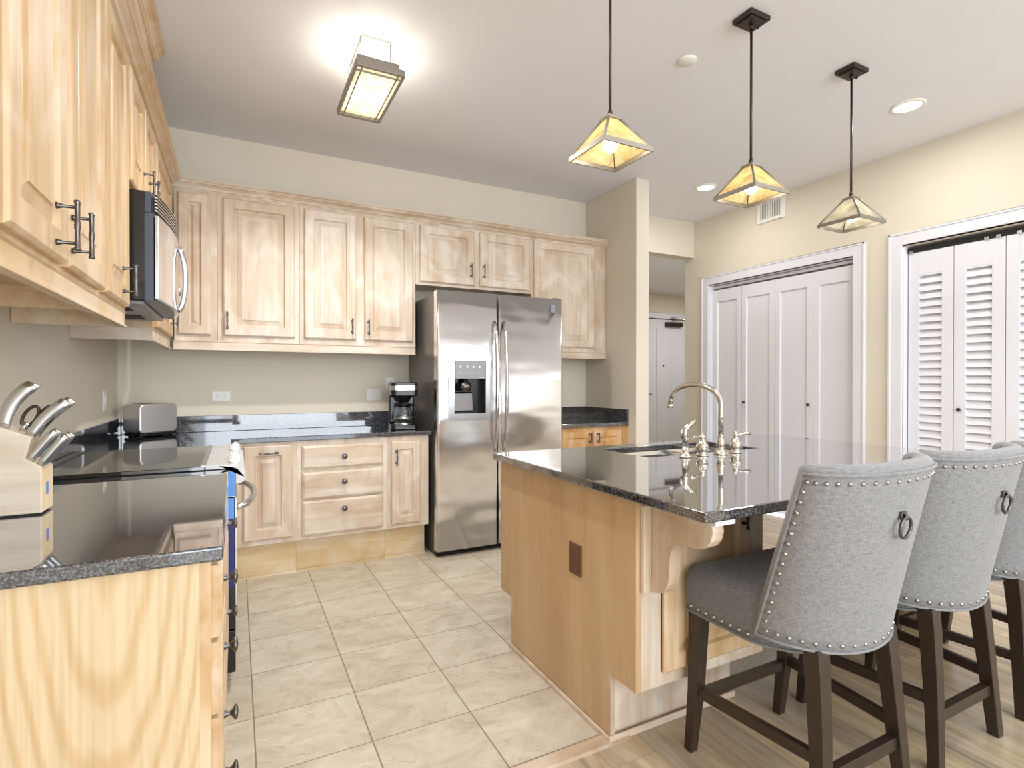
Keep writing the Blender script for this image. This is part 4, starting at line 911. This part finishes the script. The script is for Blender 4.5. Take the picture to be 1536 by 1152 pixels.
obj('steel_band', MB().prism([(cx + a, cy - 0.002 + b) for a, b in rrect(0.093, 0.113, 0.035)], 'Z', ZS1 + 0.272, ZS1 + 0.302), 'steel_s', hd_)
obj('filter_basket', MB().lathe([(0.0005, -0.045), (0.035, -0.045), (0.062, 0.0)], (cx, cy - 0.035, ZS1 + 0.2295), 'Z', 20), 'black', t)
cf = obj('carafe', MB().lathe([(0.0005, 0.0), (0.052, 0.0), (0.064, 0.012), (0.067, 0.035), (0.062, 0.07), (0.050, 0.105), (0.045, 0.118), (0.043, 0.118), (0.048, 0.103), (0.060, 0.068), (0.064, 0.035), (0.061, 0.014), (0.05, 0.003), (0.0005, 0.003)], (cx, cy - 0.035, ZS1 + 0.0445), 'Z', 28), 'glass', t)
obj('carafe_lid', MB().lathe([(0.046, 0), (0.048, 0.004), (0.046, 0.014), (0.0005, 0.016)], (cx, cy - 0.035, ZS1 + 0.163), 'Z', 20), 'black', cf)
obj('carafe_handle', MB().tube([(cx + 0.04, cy - 0.035, ZS1 + 0.168), (cx + 0.088, cy - 0.045, ZS1 + 0.162), (cx + 0.096, cy - 0.05, ZS1 + 0.12), (cx + 0.088, cy - 0.048, ZS1 + 0.075), (cx + 0.066, cy - 0.04, ZS1 + 0.068)], 0.008, 10), 'black', cf)
obj('carafe_band', MB().lathe([(0.0675, 0), (0.0675, 0.008)], (cx, cy - 0.035, ZS1 + 0.075), 'Z', 28), 'steel_s', cf)
t.rotation_euler = (0, 0, math.radians(-8))

# ---------------------------------------------------------------- knife block with knives and scissors
bx, by = -0.433, 1.7755
t = thing('knife_block', 'pale wooden knife block on the grey granite worktop at the left edge', 'knife block', (-0.53, by, ZS1))
bp = [(bx, ZS1 + 0.004), (bx, 0.966), (bx - 0.004, 0.972), (-0.466, 0.990), (-0.452, 1.044), (-0.52, 1.073), (-0.60, 1.105), (-0.66 + 0.03, 1.09), (-0.625, ZS1 + 0.004)]
obj('body', MB().prism(bp, 'Y', by - 0.045, by + 0.045), 'block', t, bevel=0.003)
obj('front_face', MB().box(bx - 0.001, bx + 0.001, by - 0.043, by + 0.043, ZS1 + 0.006, 0.963), 'block_e', t)
obj('label', MB().box(bx + 0.0012, bx + 0.002, by - 0.015, by + 0.002, 0.895, 0.926), 'sticker', t)
obj('base_pad', MB().box(-0.62, bx - 0.006, by - 0.04, by + 0.04, ZS1, ZS1 + 0.0038), 'black_m', t)
def knife(label, p, d, L, wd, bend=0.0, th=0.5):
    """steel handle leaving the block at p along d"""
    n = 8; P = Vector(p); D = Vector(d).normalized(); U = Vector((0, 1, 0)); S = D.cross(U).normalized()
    if S.z < 0: S = -S
    rows = []
    for i in range(n + 1):
        u = i / n; c = P + D * (L * u) + S * (bend * math.sin(PI * u)) - S * (abs(bend) * 0.6 * u * u if bend else 0)
        hw = wd * 1.15 * (0.75 + 0.3 * u if i < n else 0.85); hh = hw * th
        rows.append([c + S * (hw * math.cos(q)) + U * (hh * math.sin(q)) for q in [2 * PI * k / 14 for k in range(14)]])
    mb = MB().grid(rows, True, True); mb.add(rows[0], [tuple(range(14))]).add(rows[-1], [tuple(range(14))])
    k = thing('knife', label, 'knife', tuple(P), 'steel-handled knives in the block')
    obj('handle', mb, 'steel_s', k)
    bl = MB()
    q = [P - D * 0.10 + S * 0.002, P - D * 0.10 - S * 0.002, P - S * (wd * 0.7), P + S * (wd * 0.7)]
    bl.add([v + U * 0.0008 for v in q] + [v - U * 0.0008 for v in q], [(0, 1, 2, 3), (7, 6, 5, 4), (0, 4, 5, 1), (1, 5, 6, 2), (2, 6, 7, 3), (3, 7, 4, 0)])
    obj('blade', bl, 'chrome', k)
    return k
DV = (0.62, 0, 0.78)
knife('large curved steel chef knife handle, tallest one in the block', (-0.512, by - 0.022, 1.068), (0.42, 0, 0.9), 0.125, 0.015, 0.012)
knife('long curved steel knife handle in the middle of the block', (-0.462, by - 0.022, 1.045), (0.62, 0, 0.78), 0.115, 0.0125, 0.006)
knife('long steel knife handle just behind the middle one', (-0.462, by + 0.018, 1.045), (0.62, 0, 0.78), 0.118, 0.0125, 0.006)
for k, (x, y, lab) in enumerate(((-0.462, -0.030, 'front left steak knife in the lower row of the block'), (-0.440, -0.030, 'front right steak knife in the lower row of the block'), (-0.462, 0.0, 'middle left steak knife in the lower row of the block'), (-0.440, 0.0, 'middle right steak knife in the lower row of the block'), (-0.440, 0.030, 'rear steak knife in the lower row of the block'))):
    knife(lab, (x, by + y, 0.984 - (x + 0.459) * 0.55), (0.58, 0, 0.81), 0.088, 0.0095, 0.0, 0.75)
t = thing('scissors', 'kitchen scissors with dark loops standing in the knife block', 'scissors', (-0.49, by + 0.01, 1.06))
for dx, nm in ((0.0, 'handle_loop'), (0.032, 'handle_loop')):
    c0 = Vector((-0.468 + dx, by + 0.008, 1.094)); D = Vector((0.45, 0, 0.89)); S = Vector((0.89, 0, -0.45))
    mb = MB(); ring = [c0 + D * (0.028 * math.cos(q)) + S * (0.013 * math.sin(q)) for q in [2 * PI * i / 20 for i in range(21)]]
    obj(nm, mb.tube(ring, 0.004, 8, cap=False), 'bronze', t)
obj('blade', MB().tube([(-0.485, by + 0.008, 1.055), (-0.475, by + 0.008, 1.078)], 0.008, 8), 'steel_s', t)

# ---------------------------------------------------------------- bar stools
def make_stool():
    root = thing('bar_stool', 'x', 'bar stool', (0, 0, 0), 'grey upholstered bar stools at the island')
    # local frame: origin on the floor, +Y towards the island; offsets from a plan centre at y = 1.0
    Y0 = 1.0
    def plan(th, v):
        W = 0.247 + 0.016 * v; Ys = 0.0 - 0.148 * v; D = 0.170 - 0.062 * v
        return Vector((W * math.sin(th), Ys - D * math.cos(th)))
    def zv(th, v):
        zb = 0.472 + 0.022 * abs(math.sin(th)) ** 2
        return zb + (0.955 - zb) * v
    NT = 36; NV = 12; TH = 0.055
    def inner(th, v, t):
        p = plan(th, v); n = Vector((p.x / 0.25 ** 2, (p.y + 0.148 * v) / 0.15 ** 2)); n.normalize()
        return p - n * t
    rows = []
    def loop(th, shift=0.0, fac=1.0):
        pts = []
        def P(v, dz, f):     # f 0 outer .. 1 inner
            f2 = 0.5 + (f - 0.5) * fac
            q = inner(th, min(v, 1), TH * f2); return (q.x, q.y + shift, zv(th, v) + dz * fac)
        for j in range(NV + 1): pts.append(P(j / NV, 0, 0))
        for k in range(1, 6):
            a = PI * k / 6; pts.append(P(1, 0.024 * math.sin(a), (1 - math.cos(a)) / 2))
        for j in range(NV + 1): pts.append(P(1 - j / NV, 0, 1))
        return pts
    ths = [-PI / 2 + PI * i / NT for i in range(NT + 1)]
    for k in (3, 2, 1): rows.append(loop(ths[0], TH * 0.5 * math.sin(PI / 2 * k / 3), max(0.05, math.cos(PI / 2 * k / 3))))
    for th in ths: rows.append(loop(th))
    for k in (1, 2, 3): rows.append(loop(ths[-1], TH * 0.5 * math.sin(PI / 2 * k / 3), max(0.05, math.cos(PI / 2 * k / 3))))
    mb = MB().grid(rows, True, True); m_ = len(rows[0]); mb.add(rows[0], [tuple(range(m_))]).add(rows[-1], [tuple(range(m_))])
    back = obj('backrest', mb, 'fabric', root)
    # piping along the outer border
    def op(th, v, out=0.0, dz=0.0):
        q = inner(th, v, -out); return (q.x, q.y, zv(th, v) + dz)
    border = [op(-PI / 2, v / 12, 0.002) for v in range(13)] + [op(th, 1, 0.002) for th in ths[1:]] + [op(PI / 2, 1 - v / 12, 0.002) for v in range(1, 13)] + [op(-th, 0, 0.002) for th in ths[1:]]
    obj('piping', MB().tube(border, 0.0042, 8, cap=False), 'fabric', back)
    # nailheads
    nm = MB().lathe([(0.0062, 0.0), (0.0055, 0.0022), (0.0036, 0.0040), (0.0005, 0.0048)], (0, 0, 0), 'Z', 10)
    first = None
    def nail(p, nrm, parent):
        nonlocal first
        if first is None:
            o = obj('nailhead', nm, 'nail', back); first = o
        else:
            o = first.copy(); C.objects.link(o)
        o.parent = parent; o.location = p
        o.rotation_euler = Vector(nrm).to_track_quat('Z', 'Y').to_euler()
    def surf_n(th, v):
        p0 = Vector(op(th, v)); a = Vector(op(th + 0.02, v)) - p0; b = Vector(op(th, v + 0.02 if v < 0.9 else v)) - p0
        if b.length < 1e-6: b = p0 - Vector(op(th, v - 0.02))
        n = a.cross(b).normalized()
        if n.y > 0 and abs(th) < 1.3: n = -n
        if abs(th) >= 1.3 and n.x * math.sin(th) < 0: n = -n
        return n
    for i in range(19):
        th = -1.44 + 2.88 * i / 18; nail(op(th, 0.955), surf_n(th, 0.955), back)
    for i in range(19):
        th = -1.42 + 2.84 * i / 18; nail(op(th, 0.04), surf_n(th, 0.04), back)
    for s in (-1, 1):
        for i in range(14):
            v = 0.10 + 0.80 * i / 13; nail(op(s * 1.47, v), surf_n(s * 1.47, v), back)
    # ring pull on the rear
    v = 0.72; c = Vector(op(0, v, 0.004)); n = surf_n(0, v)
    pl = obj('ring_mount', MB().box(c.x - 0.012, c.x + 0.012, c.y - 0.008, c.y + 0.004, c.z + 0.012, c.z + 0.032).tube([(c.x, c.y - 0.004, c.z + 0.03), (c.x, c.y - 0.012, c.z + 0.024), (c.x, c.y - 0.010, c.z + 0.012)], 0.005, 8), 'pewter', back, bevel=0.002)
    rg = [(c.x + 0.024 * math.cos(q), c.y - 0.010 - 0.003 * math.sin(q), c.z - 0.008 + 0.027 * math.sin(q)) for q in [2 * PI * i / 28 for i in range(29)]]
    obj('pull_ring', MB().tube(rg, 0.0042, 10, cap=False), 'pewter', pl)
    # seat cushion
    hx, yb, yf = 0.246, -0.095, 0.264
    N = 14; rows = []
    def seat_ring(ins, z):
        r = 0.028; pts = []
        x1, y0_, y1_ = hx - ins, yb + ins, yf - ins
        def nar(p):
            u = max(0.0, (0.02 - p[1]) / 0.15); return (p[0] * (1 - 0.42 * min(1, u) ** 1.6), p[1], p[2])
        for cx_, cy_, a0 in ((x1 - r, y1_ - r, 0), (-x1 + r, y1_ - r, 90), (-x1 + r, y0_ + r, 180), (x1 - r, y0_ + r, 270)):
            for i in range(7):
                a = math.radians(a0 + 90 * i / 6); pts.append((cx_ + r * math.cos(a), cy_ + r * math.sin(a), z))
        out = []
        for i in range(len(pts)):
            p, q = Vector(pts[i]), Vector(pts[(i + 1) % len(pts)]); out.append(tuple(p))
            if i % 7 == 6:
                for k in range(1, 10): out.append(tuple(p.lerp(q, k / 10)))
        return [nar(p) for p in out]
    for ins, z in ((0.01, 0.462), (0.002, 0.464), (0.0, 0.470), (-0.004, 0.52), (-0.004, 0.565), (0.002, 0.588), (0.014, 0.601), (0.03, 0.608), (0.08, 0.616), (0.13, 0.620)): rows.append(seat_ring(ins, z))
    k_ = len(rows[0]); rows.insert(0, [(0.0, 0.07 + p[1] * 0.02, 0.462) for p in rows[0]]); rows.append([(0.0 + p[0] * 0.02, 0.07 + p[1] * 0.02, 0.624) for p in rows[-1]])
    mb = MB().grid(rows, True, True)
    seat = obj('seat', mb, 'seat', root)
    obj('piping', MB().tube([Vector(p) for p in seat_ring(-0.003, 0.466)] + [Vector(seat_ring(-0.003, 0.466)[0])], 0.004, 8, cap=False), 'seat', seat)
    for s in (-1, 1):
        for i in range(8): nail((s * (hx + 0.003), yf - 0.03 - i * 0.030, 0.482), (s, 0, 0), seat)
    for i in range(13): nail((-hx + 0.03 + i * (2 * hx - 0.06) / 12, yf + 0.003, 0.482), (0, 1, 0), seat)
    # legs
    def leg(path, s0, s1):
        n = len(path); vs = []
        for i, p in enumerate(path):
            h = (s0 + (s1 - s0) * i / (n - 1)) / 2
            vs.append([(p[0] - h, p[1] - h, p[2]), (p[0] + h, p[1] - h, p[2]), (p[0] + h, p[1] + h, p[2]), (p[0] - h, p[1] + h, p[2])])
        mb = MB().grid(vs, False, True); mb.add(vs[0], [(0, 1, 2, 3)]).add(vs[-1], [(0, 1, 2, 3)])
        return mb
    for s in (-1, 1):
        obj('leg', leg([(s * 0.213, 0.232, 0.461), (s * 0.213, 0.246, 0.2), (s * 0.213, 0.268, 0.0)], 0.046, 0.030), 'espresso', root, bevel=0.003)
        rp = []
        for i in range(9):
            u = i / 8; z = 0.484 * (1 - u); rp.append((s * (0.155 + 0.032 * u ** 1.3), -0.110 - 0.040 * u ** 0.8, z))
        obj('leg', leg(rp, 0.048, 0.034), 'espresso', root, bevel=0.003)
    def bar(p0, p1, hw, hh):
        p0, p1 = Vector(p0), Vector(p1); d = (p1 - p0).normalized(); s = d.cross(Vector((0, 0, 1))).normalized(); u = s.cross(d)
        vs = [p + s * (a * hw) + u * (b * hh) for p in (p0, p1) for a, b in ((-1, -1), (1, -1), (1, 1), (-1, 1))]
        return MB().add(vs, [(0, 1, 2, 3), (7, 6, 5, 4), (0, 4, 5, 1), (1, 5, 6, 2), (2, 6, 7, 3), (3, 7, 4, 0)])
    for s in (-1, 1): obj('stretcher', bar((s * 0.212, 0.232, 0.205), (s * 0.172, -0.128, 0.205), 0.011, 0.016), 'espresso', root, bevel=0.002)
    obj('stretcher', bar((-0.193, 0.246, 0.185), (0.193, 0.246, 0.185), 0.011, 0.016), 'espresso', root, bevel=0.002)
    obj('stretcher', bar((-0.160, -0.136, 0.155), (0.160, -0.136, 0.155), 0.013, 0.018), 'espresso', root, bevel=0.002)
    return root
s0 = make_stool()
STOOLS = [((1.510, 1.0, 0), 'grey linen bar stool nearest the camera, its back fully in view'),
          ((2.072, 1.005, 0), 'middle grey linen bar stool, partly hidden by the nearest one'),
          ((2.635, 1.0, 0), 'farthest grey linen bar stool, cut off by the right edge')]
for i, (loc, lab) in enumerate(STOOLS):
    o = s0 if i == 0 else copy_tree(s0)
    o.location = loc; o['label'] = lab

# ---------------------------------------------------------------- pendants over the island
def pendant(x, y, zb, label, glass):
    t = thing('pendant_light', label, 'pendant light', (x, y, ZC), 'square glass pendants over the island')
    cn = obj('canopy', MB().box(x - 0.063, x + 0.063, y - 0.052, y + 0.052, ZC - 0.022, ZC - 0.0005).box(x - 0.05, x + 0.05, y - 0.04, y + 0.04, ZC - 0.030, ZC - 0.0221), 'bronze', t, bevel=0.004)
    sc = MB()
    for s in (-1, 1): sc.sphere((x + s * 0.045, y - s * 0.0, ZC - 0.032), 0.006, 10, 6)
    obj('screw', sc, 'bronze', cn)
    obj('rod', MB().tube([(x, y, ZC - 0.03), (x, y, ZC - 0.05)], [0.009, 0.008], 10).tube([(x, y, ZC - 0.045), (x, y, zb + 0.155)], 0.0055, 10).tube([(x, y, zb + 0.175), (x, y, zb + 0.150)], [0.007, 0.012], 10), 'bronze', t)
    H_, T_ = 0.112, 0.024; za, zt = zb + 0.016, zb + 0.135
    rim = MB(); a = H_; b = H_ - 0.006; z0, z1 = zb, zb + 0.018
    rim.box(x - a, x + a, y - a, y - b, z0, z1).box(x - a, x + a, y + b, y + a, z0, z1).box(x - a, x - b, y - b, y + b, z0, z1).box(x + b, x + a, y - b, y + b, z0, z1)
    fr = MB(); a = T_ + 0.006
    fr.box(x - a, x + a, y - a, y + a, zt, zt + 0.010)
    fr.add([(x - T_, y - T_, zt + 0.01), (x + T_, y - T_, zt + 0.01), (x + T_, y + T_, zt + 0.01), (x - T_, y + T_, zt + 0.01), (x - 0.01, y - 0.01, zt + 0.02), (x + 0.01, y - 0.01, zt + 0.02), (x + 0.01, y + 0.01, zt + 0.02), (x - 0.01, y + 0.01, zt + 0.02)], [(0, 1, 5, 4), (1, 2, 6, 5), (2, 3, 7, 6), (3, 0, 4, 7), (4, 5, 6, 7)])
    sh = obj('shade_frame', rim, 'lamp_frame', t)
    obj('shade_cap', fr, 'lamp_frame', sh)
    rb = MB()
    for sx, sy in ((-1, -1), (1, -1), (1, 1), (-1, 1)): rb.tube([(x + sx * (H_ - 0.003), y + sy * (H_ - 0.003), zb + 0.012), (x + sx * T_, y + sy * T_, zt + 0.003)], 0.005, 6)
    obj('shade_rib', rb, 'lamp_frame', sh)
    h, q = H_ - 0.005, T_ - 0.001
    cor = [(-1, -1), (1, -1), (1, 1), (-1, 1)]
    for i in range(4):
        a, b = cor[i], cor[(i + 1) % 4]
        o4 = [(x + a[0] * h, y + a[1] * h, za), (x + b[0] * h, y + b[1] * h, za), (x + b[0] * q, y + b[1] * q, zt), (x + a[0] * q, y + a[1] * q, zt)]
        nx, ny = (a[0] + b[0]) / 2, (a[1] + b[1]) / 2
        i4 = [(p[0] - nx * 0.002, p[1] - ny * 0.002, p[2] - 0.001) for p in o4]
        obj('glass_panel', MB().add(o4 + i4, [(0, 1, 2, 3), (7, 6, 5, 4), (0, 4, 5, 1), (1, 5, 6, 2), (2, 6, 7, 3), (3, 7, 4, 0)]), glass, sh)
    obj('bulb', MB().sphere((x, y, zb + 0.045), 0.029, 16, 10), 'bulb', t)
    obj('socket', MB().tube([(x, y, zb + 0.068), (x, y, zb + 0.134)], 0.014, 10), 'lamp_frame', t)
    point('pendant_bulb_light', (x, y, zb + 0.06), 0.8, 0.03, (1, 0.95, 0.85))
    spot('pendant_bulb_light', (x, y, zb - 0.02), 11, (0.98, 0.97, 0.94), 165)
    return t
pendant(1.255, 1.635, 2.028, 'leftmost amber glass pendant, its ceiling canopy out of view', 'amber')
pendant(2.065, 1.665, 2.010, 'middle amber glass pendant over the island, in front of the wall vent', 'amber')
pendant(2.875, 1.700, 2.000, 'rightmost pendant over the island with paler beige glass', 'amber_pale')

# ---------------------------------------------------------------- lantern ceiling light
lx, ly = 0.592, 2.715
t = thing('lantern_light', 'bronze framed rectangular lantern light on the kitchen ceiling', 'ceiling light', (lx, ly, ZC))
obj('ceiling_plate', MB().box(lx - 0.06, lx + 0.075, ly - 0.13, ly + 0.15, ZC - 0.018, ZC - 0.0005), 'plate', t, bevel=0.002)
obj('stem', MB().tube([(lx, ly, ZC - 0.018), (lx, ly, 2.70)], 0.012, 10), 'lamp_frame', t)
bw_, bl_, z0, z1 = 0.108, 0.25, 2.600, 2.640
mb = MB()
for s in (-1, 1):
    mb.box(lx - bw_, lx + bw_, ly + s * bl_ - 0.008, ly + s * bl_ + 0.008, z0, z1 - 0.012)
    mb.box(lx + s * bw_ - 0.006, lx + s * bw_ + 0.006, ly - bl_, ly + bl_, z0, z1 - 0.012)
    mb.box(lx - bw_ * 0.92, lx + bw_ * 0.92, ly + s * 0.20 - 0.006, ly + s * 0.20 + 0.006, z1 + 0.012, z1 + 0.04)
    mb.box(lx + s * bw_ * 0.86 - 0.005, lx + s * bw_ * 0.86 + 0.005, ly - 0.2, ly + 0.2, z1 + 0.012, z1 + 0.04)
    mb.box(lx + s * 0.082 - 0.003, lx + s * 0.082 + 0.003, ly - bl_, ly + bl_, z0 - 0.004, z0 + 0.003)
    mb.box(lx - bw_, lx + bw_, ly + s * 0.215 - 0.003, ly + s * 0.215 + 0.003, z0 - 0.004, z0 + 0.003)
    for q in (-1, 1): mb.tube([(lx + s * 0.07, ly + q * 0.15, z1 + 0.03), (lx + s * 0.07, ly + q * 0.15, ZC - 0.018)], 0.003, 6)
fr = obj('frame', mb, 'lamp_frame', t, bevel=0.001)
obj('glass_panel', MB().box(lx - 0.102, lx + 0.102, ly - 0.242, ly + 0.242, z0 + 0.006, z0 + 0.010), 'frost', fr)
mb = MB()
for s in (-1, 1): mb.box(lx + s * 0.094 - 0.001, lx + s * 0.094 + 0.001, ly - 0.2, ly + 0.2, z0 + 0.0105, z1 + 0.03)
for s in (-1, 1): mb.box(lx - 0.092, lx + 0.092, ly + s * 0.203 - 0.001, ly + s * 0.203 + 0.001, z0 + 0.0105, z1 + 0.03)
obj('side_glass', mb, 'frost', fr)
for s in (-1, 1): obj('bulb', MB().sphere((lx, ly + s * 0.045, z0 + 0.045), 0.026, 14, 8), 'bulb', t)
point('lantern_bulb_light', (lx, ly, z0 + 0.11), 6, 0.03, (1, 0.95, 0.88))
spot('lantern_bulb_light', (lx, ly, z0 - 0.02), 66, (0.98, 0.97, 0.95))

# unseen fill light added to brighten the entry hall
area('hall_fill_light', (5.65, 4.85, 2.43), (0, 0, 0), 0.3, 0.3, 15, (0.97, 0.97, 0.97))
